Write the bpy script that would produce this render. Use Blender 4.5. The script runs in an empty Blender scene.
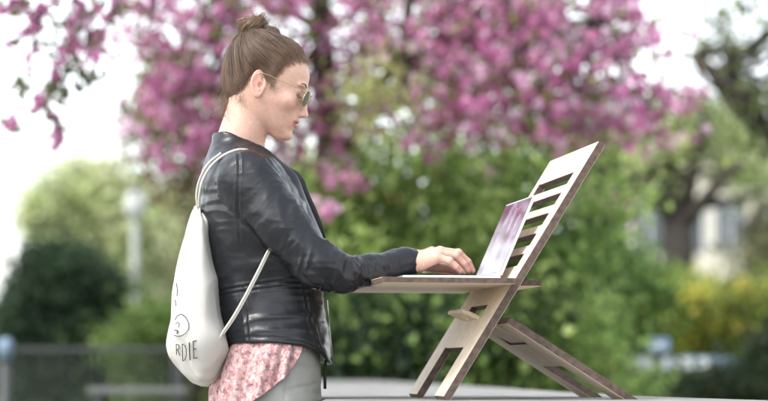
import bpy, math, random
import numpy as np
random.seed(5)
RNG = np.random.default_rng(11)
C = bpy.context.scene.collection
D2R = math.radians

# ------------------------------------------------------------------ camera maths
FPX = 768 * 110 / 36.0
TAU = math.atan(166.5 / FPX)
CAMZ = 1.0
PSI = D2R(8)

def ray(px, py):
    a = (px - 384) / FPX
    b = (200.5 - py) / FPX
    return np.array([a, math.cos(TAU) - b * math.sin(TAU), math.sin(TAU) + b * math.cos(TAU)])

def at(px, py, Y):
    d = ray(px, py)
    return np.array([0, 0, CAMZ]) + d * (Y / d[1])

# person's frame: x forward, y her left, z up
PO = np.array([at(265, 367, 4.8)[0], 4.8, 0.0])
EX = np.array([math.cos(PSI), math.sin(PSI), 0]); EY = np.array([-math.sin(PSI), math.cos(PSI), 0])

def L(px, py, yl=0.0):
    d = ray(px, py)
    t = (PO @ EY + yl) / (d @ EY)
    P = np.array([0, 0, CAMZ]) + d * t - PO
    return np.array([P @ EX, P @ EY, P[2]])

# ------------------------------------------------------------------ scene helpers
def tag(o, label=None, cat=None, group=None, kind=None):
    if label: o['label'] = label
    if cat: o['category'] = cat
    if group: o['group'] = group
    if kind: o['kind'] = kind
    return o

def link(name, me, mats, parent=None, smooth=True):
    o = bpy.data.objects.new(name, me); C.objects.link(o)
    for m in (mats if isinstance(mats, (list, tuple)) else [mats]):
        me.materials.append(m)
    if smooth:
        me.polygons.foreach_set('use_smooth', np.ones(len(me.polygons), bool))
    if parent: o.parent = parent
    return o

def mesh_np(name, V, F, col=None, fmat=None):
    me = bpy.data.meshes.new(name)
    V = np.asarray(V, np.float32); F = np.asarray(F, np.int32)
    n, k = F.shape
    me.vertices.add(len(V)); me.vertices.foreach_set('co', V.ravel())
    me.loops.add(n * k); me.loops.foreach_set('vertex_index', F.ravel())
    me.polygons.add(n)
    me.polygons.foreach_set('loop_start', np.arange(0, n * k, k, dtype=np.int32))
    if fmat is not None: me.polygons.foreach_set('material_index', np.asarray(fmat, np.int32))
    me.update(calc_edges=True)
    if col is not None:
        a = me.color_attributes.new('col', 'FLOAT_COLOR', 'POINT')
        c = np.ones((len(V), 4), np.float32); c[:, :3] = col
        a.data.foreach_set('color', c.ravel())
    return me

def empty(name, loc=(0, 0, 0), rz=0):
    o = bpy.data.objects.new(name, None); C.objects.link(o)
    o.location = loc; o.rotation_euler = (0, 0, rz); o.empty_display_size = .1
    return o

class MB:
    """collects polygons"""
    def __init__(s): s.v = []; s.f = []; s.m = []
    def add(s, V, F, mi=0):
        b = len(s.v); s.v += [tuple(map(float, p)) for p in V]
        for f in F: s.f.append(tuple(b + i for i in f)); s.m.append(mi)
    def box(s, lo, hi, mi=0, M=None):
        x0, y0, z0 = lo; x1, y1, z1 = hi
        V = [(x0,y0,z0),(x1,y0,z0),(x1,y1,z0),(x0,y1,z0),(x0,y0,z1),(x1,y0,z1),(x1,y1,z1),(x0,y1,z1)]
        if M is not None: V = [M(p) for p in V]
        s.add(V, [(0,3,2,1),(4,5,6,7),(0,1,5,4),(1,2,6,5),(2,3,7,6),(3,0,4,7)], mi)
    def tube(s, P, R, n=8, mi=0, caps=True):
        P = [np.asarray(p, float) for p in P]
        if np.isscalar(R): R = [R] * len(P)
        up = np.array([.123, .337, .93]); V = []
        prev = None
        for i, p in enumerate(P):
            t = P[min(i+1, len(P)-1)] - P[max(i-1, 0)]
            t = t / (np.linalg.norm(t) + 1e-12)
            if prev is None:
                a = np.cross(t, up); a /= np.linalg.norm(a) + 1e-12
            else:
                a = prev - t * (prev @ t); a /= np.linalg.norm(a) + 1e-12
            prev = a; b = np.cross(t, a)
            for k in range(n):
                w = 2 * math.pi * k / n
                V.append(p + R[i] * (math.cos(w) * a + math.sin(w) * b))
        F = []
        for i in range(len(P) - 1):
            for k in range(n):
                k2 = (k + 1) % n
                F.append((i*n+k, i*n+k2, (i+1)*n+k2, (i+1)*n+k))
        if caps:
            F.append(tuple(range(n))[::-1]); F.append(tuple((len(P)-1)*n + k for k in range(n)))
        s.add(V, F, mi)
    def build(s, name, mats, parent=None, smooth=False, bevel=0):
        me = bpy.data.meshes.new(name); me.from_pydata(s.v, [], s.f)
        me.polygons.foreach_set('material_index', s.m); me.update()
        o = link(name, me, mats, parent, smooth)
        if bevel:
            b = o.modifiers.new('bev', 'BEVEL'); b.width = bevel; b.segments = 2; b.limit_method = 'ANGLE'
        return o

# ------------------------------------------------------------------ materials
class NT:
    def __init__(s, m): s.t = m.node_tree; s.m = m
    def n(s, typ, **kw):
        x = s.t.nodes.new(typ)
        for k, v in kw.items():
            if k.startswith('i_'):
                key = k[2:].replace('_', ' ')
                x.inputs[int(key) if key.isdigit() else key].default_value = v
            else: setattr(x, k, v)
        return x
    def l(s, a, b): s.t.links.new(a, b)

def mat(name, color=(.5,.5,.5), rough=.6, metal=0, spec=.5, noise=0, nscale=20, bump=0, bscale=60, attr=False, coords='Object', **kw):
    m = bpy.data.materials.new(name); m.use_nodes = True
    N = NT(m); b = m.node_tree.nodes['Principled BSDF']
    b.inputs['Base Color'].default_value = (*color, 1)
    b.inputs['Roughness'].default_value = rough
    b.inputs['Metallic'].default_value = metal
    b.inputs['Specular IOR Level'].default_value = spec
    for k, v in kw.items(): b.inputs[k.replace('_', ' ')].default_value = v
    tc = N.n('ShaderNodeTexCoord')
    src = None
    if attr:
        a = N.n('ShaderNodeAttribute', attribute_name='col'); src = a.outputs['Color']
        mx = N.n('ShaderNodeMix', data_type='RGBA', blend_type='MULTIPLY'); mx.inputs[0].default_value = 1
        mx.inputs[7].default_value = (*color, 1); N.l(src, mx.inputs[6]); src = mx.outputs[2]
    if noise:
        no = N.n('ShaderNodeTexNoise', i_Scale=nscale, i_Detail=6.0); N.l(tc.outputs[coords], no.inputs['Vector'])
        mr = N.n('ShaderNodeMapRange'); mr.inputs[1].default_value = .3; mr.inputs[2].default_value = .7
        mr.inputs[3].default_value = 1 - noise; mr.inputs[4].default_value = 1 + noise
        N.l(no.outputs[0], mr.inputs[0])
        mx = N.n('ShaderNodeMix', data_type='RGBA', blend_type='MULTIPLY'); mx.inputs[0].default_value = 1
        if src is None: mx.inputs[6].default_value = (*color, 1)
        else: N.l(src, mx.inputs[6])
        N.l(mr.outputs[0], mx.inputs[7]); src = mx.outputs[2]
    if src is not None: N.l(src, b.inputs['Base Color'])
    if bump:
        no = N.n('ShaderNodeTexNoise', i_Scale=bscale, i_Detail=4.0); N.l(tc.outputs[coords], no.inputs['Vector'])
        bp = N.n('ShaderNodeBump', i_Strength=bump, i_Distance=.002); N.l(no.outputs[0], bp.inputs['Height'])
        N.l(bp.outputs[0], b.inputs['Normal'])
    return m

def leaf_mat(name, trans=.4, rough=.5):
    m = bpy.data.materials.new(name); m.use_nodes = True
    N = NT(m); t = m.node_tree
    b = t.nodes['Principled BSDF']; out = t.nodes['Material Output']
    a = N.n('ShaderNodeAttribute', attribute_name='col')
    N.l(a.outputs['Color'], b.inputs['Base Color']); b.inputs['Roughness'].default_value = rough
    b.inputs['Specular IOR Level'].default_value = .3
    tr = N.n('ShaderNodeBsdfTranslucent'); N.l(a.outputs['Color'], tr.inputs['Color'])
    mx = N.n('ShaderNodeMixShader'); mx.inputs[0].default_value = trans
    N.l(b.outputs[0], mx.inputs[1]); N.l(tr.outputs[0], mx.inputs[2]); N.l(mx.outputs[0], out.inputs['Surface'])
    return m

M = {}
M['leaf'] = leaf_mat('leaf', .55)
M['petal'] = leaf_mat('petal', .5, .6)
M['bark'] = mat('bark', (.042, .034, .028), .9, noise=.4, nscale=15, bump=1, bscale=30)
M['bark_brown'] = mat('bark_brown', (.085, .07, .055), .9, noise=.4, nscale=15, bump=1, bscale=30)
M['stone'] = mat('stone', (.185, .185, .172), .9, noise=.38, nscale=14, bump=1, bscale=120)
M['skin'] = mat('skin', (1, 1, 1), .47, spec=.4, attr=True, noise=.06, nscale=160, bump=.22, bscale=900,
                Subsurface_Weight=.2, Subsurface_Scale=.006, Subsurface_Radius=(1, .35, .2))
M['hair'] = mat('hair', (1, 1, 1), .42, spec=.45, attr=True)
M['hairbase'] = mat('hairbase', (.10, .066, .044), .6, spec=.3, bump=.4, bscale=300)
M['brow'] = mat('brow', (.17, .10, .07), .9)
M['nail'] = mat('nail', (.72, .44, .38), .2)
M['gold'] = mat('gold', (.52, .42, .28), .3, metal=1)
M['lens'] = mat('lens', (.30, .30, .29), .03, spec=.8, Transmission_Weight=.85, IOR=1.15)
M['cotton'] = mat('cotton', (.50, .485, .445), .9, noise=.05, nscale=14, bump=.5, bscale=900)
M['cord'] = mat('cord', (.56, .53, .47), .9, bump=.5, bscale=900)
M['ink'] = mat('ink', (.03, .03, .035), .9)
M['trouser'] = mat('trouser', (.295, .30, .275), .9, noise=.07, nscale=30, bump=.5, bscale=1200)
M['ply'] = mat('ply', (.72, .6, .45), .55, spec=.3)
M['plyedge'] = mat('plyedge', (.085, .055, .042), .75, noise=.45, nscale=90)
M['alu'] = mat('alu', (.78, .78, .79), .35, metal=.7)
M['key'] = mat('key', (.02, .02, .022), .5)
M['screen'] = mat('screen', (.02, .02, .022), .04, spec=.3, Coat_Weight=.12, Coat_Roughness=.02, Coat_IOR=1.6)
M['metal_dark'] = mat('metal_dark', (.045, .05, .05), .6, metal=0)
M['zip'] = mat('zip', (.5, .48, .45), .35, metal=1)
M['grey_metal'] = mat('grey_metal', (.12, .125, .12), .5, metal=.2)
M['lampglass'] = mat('lampglass', (.42, .43, .41), .5)
M['shoe'] = mat('shoe', (.6, .6, .58), .6)
M['lining'] = mat('lining', (.012, .012, .014), .85)
M['bench'] = mat('bench', (.16, .23, .31), .5, noise=.1)
M['white'] = mat('white', (.75, .77, .8), .6)
M['signblue'] = mat('signblue', (.22, .30, .48), .5)

def screen_mat():  # blossom and sky reflection painted into the base colour as purple-lilac noise
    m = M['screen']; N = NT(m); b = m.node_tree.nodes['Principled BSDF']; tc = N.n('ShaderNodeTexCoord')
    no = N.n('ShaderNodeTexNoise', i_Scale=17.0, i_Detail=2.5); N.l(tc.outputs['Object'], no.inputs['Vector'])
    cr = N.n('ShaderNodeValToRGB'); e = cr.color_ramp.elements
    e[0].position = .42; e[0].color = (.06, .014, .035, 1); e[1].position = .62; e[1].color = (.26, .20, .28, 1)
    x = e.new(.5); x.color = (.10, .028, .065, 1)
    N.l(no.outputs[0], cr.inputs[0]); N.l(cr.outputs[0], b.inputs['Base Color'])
def plywood():
    m = M['ply']; N = NT(m); b = m.node_tree.nodes['Principled BSDF']
    tc = N.n('ShaderNodeTexCoord'); mp = N.n('ShaderNodeMapping'); mp.inputs['Scale'].default_value = (3, 34, 34)
    N.l(tc.outputs['Object'], mp.inputs['Vector'])
    no = N.n('ShaderNodeTexNoise', i_Scale=2.2, i_Detail=8.0, i_Distortion=.6); N.l(mp.outputs[0], no.inputs['Vector'])
    cr = N.n('ShaderNodeValToRGB'); cr.color_ramp.elements[0].position = .3; cr.color_ramp.elements[0].color = (.59, .46, .335, 1)
    cr.color_ramp.elements[1].position = .7; cr.color_ramp.elements[1].color = (.73, .62, .485, 1)
    N.l(no.outputs[0], cr.inputs[0]); N.l(cr.outputs[0], b.inputs['Base Color'])
plywood()
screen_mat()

def leather():
    m = mat('leather', (.011, .012, .0145), .3, spec=.38)
    N = NT(m); b = m.node_tree.nodes['Principled BSDF']
    tc = N.n('ShaderNodeTexCoord')
    vo = N.n('ShaderNodeTexVoronoi', i_Scale=420.0); N.l(tc.outputs['Object'], vo.inputs['Vector'])
    n2 = N.n('ShaderNodeTexNoise', i_Scale=35.0, i_Detail=5.0); N.l(tc.outputs['Object'], n2.inputs['Vector'])
    b1 = N.n('ShaderNodeBump', i_Strength=.12, i_Distance=.001); N.l(vo.outputs[0], b1.inputs['Height'])
    b2 = N.n('ShaderNodeBump', i_Strength=.38, i_Distance=.003); N.l(n2.outputs[0], b2.inputs['Height'])
    N.l(b1.outputs[0], b2.inputs['Normal']); N.l(b2.outputs[0], b.inputs['Normal'])
    mr = N.n('ShaderNodeMapRange'); mr.inputs[3].default_value = .24; mr.inputs[4].default_value = .42
    N.l(n2.outputs[0], mr.inputs[0]); N.l(mr.outputs[0], b.inputs['Roughness'])
    return m
M['leather'] = leather()

def shirt_mat():
    m = mat('shirt', (.7, .4, .4), .85)
    N = NT(m); b = m.node_tree.nodes['Principled BSDF']; tc = N.n('ShaderNodeTexCoord')
    n1 = N.n('ShaderNodeTexNoise', i_Scale=110.0, i_Detail=4.0, i_Distortion=1.2); N.l(tc.outputs['Object'], n1.inputs['Vector'])
    c1 = N.n('ShaderNodeValToRGB'); e = c1.color_ramp.elements
    e[0].position = .34; e[0].color = (.22, .17, .18, 1); e[1].position = .66; e[1].color = (.46, .38, .37, 1)
    x = e.new(.42); x.color = (.42, .20, .19, 1); x = e.new(.5); x.color = (.47, .28, .26, 1); x = e.new(.58); x.color = (.40, .32, .33, 1)
    N.l(n1.outputs[0], c1.inputs[0])
    n2 = N.n('ShaderNodeTexNoise', i_Scale=95.0, i_Detail=2.0); N.l(tc.outputs['Object'], n2.inputs['Vector'])
    c2 = N.n('ShaderNodeValToRGB'); e = c2.color_ramp.elements
    e[0].position = .36; e[0].color = (.55, .45, .47, 1); e[1].position = .52; e[1].color = (1, 1, 1, 1)
    N.l(n2.outputs[0], c2.inputs[0])
    mx = N.n('ShaderNodeMix', data_type='RGBA', blend_type='MULTIPLY'); mx.inputs[0].default_value = 1
    N.l(c1.outputs[0], mx.inputs[6]); N.l(c2.outputs[0], mx.inputs[7]); N.l(mx.outputs[2], b.inputs['Base Color'])
    return m
M['shirt'] = shirt_mat()

# ------------------------------------------------------------------ implicit surfaces
def axis(segs):
    out = [segs[0][0]]
    for a, b, h in segs:
        n = max(1, int(round((b - a) / h)))
        out += list(np.linspace(a, b, n + 1)[1:])
    return np.array(out, np.float32)

def smin(a, b, k):
    h = np.clip(k - np.abs(a - b), 0, None)
    return np.minimum(a, b) - h * h / (4 * k)

class Field:
    def __init__(s, xs, ys, zs):
        s.a = (xs, ys, zs); s.D = np.full((len(xs), len(ys), len(zs)), .05, np.float32)
    def sub(s, lo, hi):
        sl = tuple(slice(max(0, np.searchsorted(ax, l) - 1), min(len(ax), np.searchsorted(ax, h) + 1)) for ax, l, h in zip(s.a, lo, hi))
        X = s.a[0][sl[0]][:, None, None]; Y = s.a[1][sl[1]][None, :, None]; Z = s.a[2][sl[2]][None, None, :]
        return sl, X, Y, Z
    def add(s, fn, lo, hi, k=.005, op='u'):
        sl, X, Y, Z = s.sub(np.array(lo) - .02, np.array(hi) + .02)
        d = fn(X, Y, Z).astype(np.float32)
        if op == 'u': s.D[sl] = smin(s.D[sl], d, k)
        else: s.D[sl] = -smin(-s.D[sl], d, k)      # subtract d
    def cone(s, a, b, ra, rb, k=.005, sy=1.0, op='u'):
        a = np.asarray(a, float); b = np.asarray(b, float); r = max(ra, rb)
        s.add(cone_fn(a, b, ra, rb), np.minimum(a, b) - r, np.maximum(a, b) + r, k, op)
    def mesh(s):
        D = s.D; xs, ys, zs = s.a
        S = D < 0
        c = [S[i:S.shape[0]-1+i, j:S.shape[1]-1+j, k:S.shape[2]-1+k] for i in (0,1) for j in (0,1) for k in (0,1)]
        cnt = np.zeros(c[0].shape, np.int8)
        for q in c: cnt += q
        act = (cnt > 0) & (cnt < 8)
        I, J, K = np.nonzero(act)
        idx = np.full(act.shape, -1, np.int32); idx[I, J, K] = np.arange(len(I))
        P = np.zeros((len(I), 3)); W = np.zeros(len(I))
        for ax in range(3):
            for u in (0,1):
                for v in (0,1):
                    o = [0,0,0]; oth = [q for q in range(3) if q != ax]; o[oth[0]] = u; o[oth[1]] = v
                    e = list(o); e[ax] = 1
                    d0 = D[I+o[0], J+o[1], K+o[2]]; d1 = D[I+e[0], J+e[1], K+e[2]]
                    m = (d0 < 0) != (d1 < 0)
                    t = np.where(m, d0 / np.where(m, d0 - d1, 1), 0)
                    p0 = np.stack([xs[I+o[0]], ys[J+o[1]], zs[K+o[2]]], 1); p1 = np.stack([xs[I+e[0]], ys[J+e[1]], zs[K+e[2]]], 1)
                    P += (p0 + (p1 - p0) * t[:, None]) * m[:, None]; W += m
        P /= W[:, None]
        Q = []
        # x edges
        for ax in range(3):
            sh = [S.shape[0], S.shape[1], S.shape[2]]
            a = [slice(1, n - 1) for n in sh]; b = [slice(1, n - 1) for n in sh]
            a[ax] = slice(0, sh[ax] - 1); b[ax] = slice(1, sh[ax])
            s0 = S[tuple(a)]; s1 = S[tuple(b)]
            ii = np.nonzero(s0 != s1); flip = s0[ii]
            base = [ii[0] + (0 if ax == 0 else 1), ii[1] + (0 if ax == 1 else 1), ii[2] + (0 if ax == 2 else 1)]
            o1, o2 = [(1,2),(2,0),(0,1)][ax]
            def g(d1, d2):
                q = [base[0].copy(), base[1].copy(), base[2].copy()]; q[o1] = q[o1] - d1; q[o2] = q[o2] - d2
                return idx[q[0], q[1], q[2]]
            q = np.stack([g(1,1), g(0,1), g(0,0), g(1,0)], 1)
            q[~flip] = q[~flip][:, ::-1]; Q.append(q)
        Q = np.concatenate(Q)
        return P, Q

def cone_fn(a, b, ra, rb):
    ab = b - a; L2 = float(ab @ ab) + 1e-12
    def fn(X, Y, Z):
        px = X - a[0]; py = Y - a[1]; pz = Z - a[2]
        t = np.clip((px*ab[0] + py*ab[1] + pz*ab[2]) / L2, 0, 1)
        dx = px - t*ab[0]; dy = py - t*ab[1]; dz = pz - t*ab[2]
        return np.sqrt(dx*dx + dy*dy + dz*dz) - (ra + (rb - ra) * t)
    return fn

def ell_fn(c, r, Rm=None):
    c = np.asarray(c, float); r = np.asarray(r, float)
    def fn(X, Y, Z):
        x = X - c[0]; y = Y - c[1]; z = Z - c[2]
        if Rm is not None:
            x, y, z = (Rm[0][0]*x + Rm[0][1]*y + Rm[0][2]*z, Rm[1][0]*x + Rm[1][1]*y + Rm[1][2]*z, Rm[2][0]*x + Rm[2][1]*y + Rm[2][2]*z)
        k0 = np.sqrt((x/r[0])**2 + (y/r[1])**2 + (z/r[2])**2)
        k1 = np.sqrt((x/r[0]**2)**2 + (y/r[1]**2)**2 + (z/r[2]**2)**2) + 1e-9
        return k0 * (k0 - 1) / k1
    return fn

def crom(x, xp, fp):
    """smooth interpolation (monotone-ish hermite)"""
    xp = np.asarray(xp, float); fp = np.asarray(fp, float)
    if xp[0] > xp[-1]: xp = xp[::-1]; fp = fp[::-1]
    m = np.gradient(fp, xp)
    x = np.clip(x, xp[0], xp[-1]); i = np.clip(np.searchsorted(xp, x) - 1, 0, len(xp) - 2)
    h = xp[i+1] - xp[i]; t = (x - xp[i]) / h
    return ((2*t**3-3*t**2+1)*fp[i] + (t**3-2*t**2+t)*h*m[i] + (-2*t**3+3*t**2)*fp[i+1] + (t**3-t**2)*h*m[i+1])

def loft_fn(z, xb, xf, hw, n=2.2, grow=0.0):
    zmin, zmax = min(z), max(z)
    def fn(X, Y, Z):
        Zf = Z + 0*X*0
        b = crom(Z, z, xb) - grow; f = crom(Z, z, xf) + grow; w = crom(Z, z, hw) + grow
        a = np.maximum((f - b) / 2, .001); xc = (f + b) / 2; w = np.maximum(w, .001)
        q = ((np.abs(X - xc) / a)**n + (np.abs(Y) / w)**n)**(1/n)
        d = (q - 1) * np.minimum(a, w)
        return np.maximum(d, np.maximum(zmin - grow - Z, Z - zmax - grow))
    return fn

def hash3(i, j, k, seed=0):
    h = (i * 374761393 + j * 668265263 + k * 2147483647 + seed * 974634777) & 0xffffffff
    h = ((h ^ (h >> 13)) * 1274126177) & 0xffffffff
    return ((h ^ (h >> 16)) & 0xffff) / 65535.0
def vnoise(P, seed=0):
    P = np.asarray(P, float); I = np.floor(P).astype(np.int64); f = P - I; f = f*f*(3-2*f)
    r = 0
    for a in (0,1):
        for b in (0,1):
            for c in (0,1):
                w = (f[:,0] if a else 1-f[:,0]) * (f[:,1] if b else 1-f[:,1]) * (f[:,2] if c else 1-f[:,2])
                r = r + w * hash3(I[:,0]+a, I[:,1]+b, I[:,2]+c, seed)
    return r * 2 - 1

def vnormals(V, Q):
    n = np.cross(V[Q[:,2]] - V[Q[:,0]], V[Q[:,3]] - V[Q[:,1]])
    N = np.zeros_like(V)
    for k in range(4):
        for c in range(3): N[:, c] += np.bincount(Q[:, k], n[:, c], len(V))
    return N / (np.linalg.norm(N, axis=1, keepdims=True) + 1e-12)

def smooth_np(V, Q, it=2, lam=.5):
    for _ in range(it):
        S = np.zeros_like(V); cnt = np.zeros(len(V))
        for k in range(4):
            a = Q[:, k]; b = Q[:, (k+1) % 4]
            for c in range(3): S[:, c] += np.bincount(a, V[b, c], len(V)) + np.bincount(b, V[a, c], len(V))
            cnt += np.bincount(a, minlength=len(V)) + np.bincount(b, minlength=len(V))
        V = V + lam * (S / cnt[:, None] - V)
    return V

# ================================================================== PERSON
HC = L(264, 88, 0)                # ear-canal level centre of the head
HP = D2R(16)                      # pitch, face down
HY = D2R(-11)                     # head yaw relative to her body
def to_head(X, Y, Z):
    x = X - HC[0]; y = Y - HC[1]; z = Z - HC[2]
    x, y = x*math.cos(HY) + y*math.sin(HY), -x*math.sin(HY) + y*math.cos(HY)
    return x*math.cos(HP) - z*math.sin(HP), y, x*math.sin(HP) + z*math.cos(HP)
def from_head(P):
    P = np.atleast_2d(np.asarray(P, float)); x, y, z = P[:,0], P[:,1], P[:,2]
    x, z = x*math.cos(HP) + z*math.sin(HP), -x*math.sin(HP) + z*math.cos(HP)
    x, y = x*math.cos(HY) - y*math.sin(HY), x*math.sin(HY) + y*math.cos(HY)
    return np.stack([x + HC[0], y + HC[1], z + HC[2]], 1)

HZ = [-.0955, -.092, -.082, -.070, -.055, -.040, -.025, -.010, .010, .030, .050, .070, .085, .098, .106, .1095]
HF = [.060, .068, .0755, .077, .0795, .082, .083, .0835, .0845, .0855, .083, .074, .062, .040, .015, -.012]
HB = [.052, .044, .029, .004, -.032, -.058, -.067, -.0735, -.0770, -.079, -.0785, -.074, -.068, -.057, -.044, -.025]
HW = [.011, .019, .029, .040, .0495, .0565, .062, .0650, .0680, .0695, .0690, .0635, .056, .043, .028, .012]
skull = loft_fn(HZ, HB, HF, HW, 2.15)

HLX = [-.10, -.064, -.044, -.030, -.020, .004, .016, .024, .033, .044, .056, .070, .09]
HLZ = [-.068, -.064, -.050, -.020, .014, .026, .010, .004, .028, .047, .060, .070, .078]
def hair_off(x, z):
    zl = np.interp(x, HLX, HLZ)
    t = np.clip((z - zl - .007) / (.03 + .03*np.clip((x-.02)/.04, 0, 1)), -.3, 1)
    return -.0025 + .0115 * np.clip(t, -.3, 1)**1 * 1.0
def hair_cap(x, y, z):
    return skull(x, y, z) - hair_off(x + 0*y + 0*z, z + 0*y + 0*x)
BUN = np.array([-.057, 0, .116])

HEADV = []
def build_body():
    xs = axis([(-.16, -.115, .008), (-.115, .118, .0018), (.118, .285, .009), (.285, .45, .0016), (.45, .47, .008)])
    ys = axis([(-.30, -.135, .009), (-.135, .135, .0018), (.135, .30, .009)])
    zs = axis([(-.01, .08, .009), (.08, 1.165, .011), (1.165, 1.265, .0016), (1.265, 1.40, .007), (1.40, 1.70, .0018), (1.70, 1.74, .01)])
    F = Field(xs, ys, zs)
    Hlo, Hhi = HC - .14, HC + .14
    H = lambda fn: (lambda X, Y, Z: fn(*to_head(X, Y, Z)))
    def addh(fn, k=.004, op='u', c=None, r=None):
        if c is None: F.add(H(fn), Hlo, Hhi, k, op)
        else:
            w = from_head(c)[0]; F.add(H(fn), w - r, w + r, k, op)
    addh(skull, .002)
    # cheekbones, brow, chin, jaw
    for s in (-1, 1):
        addh(ell_fn((.058, s*.040, -.014), (.020, .018, .016)), .016, c=(.058, s*.04, -.014), r=.03)
        addh(ell_fn((.0745, s*.026, .0235), (.008, .019, .005)), .009, c=(.076, s*.026, .02), r=.025)
        addh(ell_fn((.0895, s*.031, .0085), (.0135, .0165, .0105)), .010, 's', c=(.09, s*.031, .008), r=.03)
        addh(ell_fn((.0665, s*.0305, .0065), (.0118, .0135, .0118)), .003, c=(.067, s*.031, .008), r=.02)
        addh(ell_fn((.0655, s*.0305, .0085), (.0140, .0150, .0085)), .0015, c=(.067, s*.031, .008), r=.02)   # upper lid
    addh(ell_fn((.069, 0, -.081), (.0155, .016, .0115)), .010, c=(.069, 0, -.081), r=.03)
    # muzzle
    addh(ell_fn((.069, 0, -.050), (.0185, .026, .021)), .010, c=(.07, 0, -.05), r=.035)
    # nose
    addh(cone_fn(np.array([.0800, 0, .018]), np.array([.0925, 0, -.0265]), .0066, .0080), .009, c=(.088, 0, 0), r=.035)
    addh(ell_fn((.0945, 0, -.0308), (.0090, .0078, .0072)), .005, c=(.095, 0, -.027), r=.015)
    for s in (-1, 1):
        addh(ell_fn((.0865, s*.0100, -.0335), (.0082, .0052, .0056)), .004, c=(.0865, s*.01, -.03), r=.015)
        addh(ell_fn((.0905, s*.0054, -.0392), (.0048, .0026, .0034)), .0015, 's', c=(.09, s*.0056, -.037), r=.008)
    # philtrum/lips
    addh(ell_fn((.0795, 0, -.0482), (.0100, .0200, .0040)), .003, c=(.08, 0, -.048), r=.025)
    addh(ell_fn((.0785, 0, -.0575), (.0096, .0175, .0046)), .003, c=(.079, 0, -.057), r=.025)
    addh(ell_fn((.0900, 0, -.0527), (.0120, .0210, .0014)), .0015, 's', c=(.088, 0, -.052), r=.025)
    addh(ell_fn((.0960, 0, -.0690), (.0120, .0200, .0050)), .006, 's', c=(.094, 0, -.069), r=.025)
    # ears
    for s in (-1, 1):
        th = D2R(10)
        def ear(x, y, z, s=s):
            x = x + .004; z = z + .001
            u = x*math.cos(th) + z*math.sin(th); v = -x*math.sin(th) + z*math.cos(th)
            lean = s*y - (.0695 - .32*u)
            u2 = u / np.where(v > 0, 1.0, 1.0 + v*9)
            rr = np.sqrt((u2/.0145)**2 + (v/.0275)**2)
            disc = np.sqrt(np.clip(rr-1, 0, None)**2 * .0004 + np.abs(lean)**2) - .0020
            disc = np.where(rr > 1, np.maximum(disc, (rr-1)*.0145), disc)
            rim = np.sqrt(((rr - .90)*.0160)**2 + (lean - .0018)**2) - .0030
            rim = np.where((v < -.010) & (u > 0), rim + .002, rim)
            anti = np.sqrt(((np.sqrt(((u+.002)/.0075)**2 + ((v-.001)/.0155)**2) - 1)*.0085)**2 + (lean - .0008)**2) - .0022
            anti = np.where(u > .004, anti + .003, anti)
            trag = np.sqrt((u-.0125)**2 + (v+.004)**2*.5 + (lean-.002)**2) - .0038
            lobe = np.sqrt((u+.0)**2 + (v+.0225)**2 + lean**2*2) - .0058
            d = smin(disc, rim, .002); d = smin(d, anti, .002); d = smin(d, trag, .002); d = smin(d, lobe, .003)
            hole = np.sqrt((u-.005)**2 + (v+.002)**2 + (lean-.0005)**2) - .0058
            return np.maximum(d, -hole)
        addh(ear, .003, c=(-.004, s*.07, 0), r=.036)
    # neck and body
    F.cone(L(252, 102), L(235, 156), .045, .048, .018)
    F.cone(L(258, 116), L(250, 160), .018, .026, .012)
    z = [L(0, py)[2] for py in (150, 165, 185, 220, 280, 310, 350, 380, 420, 460)]
    xb = [L(p, q)[0] for p, q in ((222,150),(210,165),(206,185),(206,220),(222,280),(225,310),(228,350),(230,380),(232,420),(240,460))]
    xf = [L(p, q)[0] for p, q in ((262,150),(275,165),(290,185),(300,220),(300,280),(302,310),(308,350),(312,380),(310,420),(300,460))]
    F.add(loft_fn(z, xb, xf, [.05, .11, .15, .15, .12, .13, .15, .165, .16, .15], 2.2), (-.2, -.25, .75), (.2, .25, 1.5), .02)
    for s in (-1, 1):
        F.cone((.0, s*.085, .86), (.005, s*.085, .48), .080, .052, .02)
        F.cone((.005, s*.085, .48), (-.01, s*.085, .09), .050, .036, .02)
        F.cone((-.02, s*.085, .045), (.12, s*.09, .035), .034, .028, .01)
        # arms
        yy = s
        sh, el, wr = L(246, 182, yy*.14), L(316, 266, yy*.19), L(414, 261, yy*.083)
        if s > 0: wr = L(406, 262, .083)
        md = L(341, 272, yy*.180); F.cone(sh, el, .038, .026, .02); F.cone(el, md, .026, .022, .01); F.cone(md, L(376, 269, yy*.135), .022, .0195, .01); F.cone(L(376, 269, yy*.135), wr, .0195, .0205, .01)
    # hands
    def hand(px0, py0, s, rel):
        q = lambda a, b, y: L(a + px0, b + py0, s*y + rel)
        W = q(414, 261.5, .086)
        mcp = [q(437, 257, .106), q(439.5, 253.5, .089), q(440, 251.5, .069), q(437.5, 252.5, .050)]
        pip = [q(449.5, 261, .111), q(456, 256, .091), q(458.5, 253.5, .067), q(455, 254, .043)]
        dip = [q(456.5, 267, .110), q(464, 264, .090), q(468, 262, .065), q(464, 263, .040)]
        tip = [q(460.5, 271.5, .108), q(468, 270.5, .088), q(472.5, 270.5, .063), q(468, 271, .038)]
        r = [(.0088,.0074,.0066,.0056), (.0098,.0084,.0072,.0060), (.0100,.0086,.0074,.0062), (.0098,.0084,.0072,.0060)]
        for j in range(4):
            off = np.array([0, s*(.10-.0186*j) - s*.072, 0])*.45
            F.cone(W + off, mcp[j], .0150, .0098, .012)
            F.cone(W + off + np.array([.012, 0, -.006]), mcp[j] + np.array([-.006, 0, -.007]), .0125, .0085, .010)
        F.cone(W + (W - q(430, 258, .08))*.8, W, .0235, .0195, .012)
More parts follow.
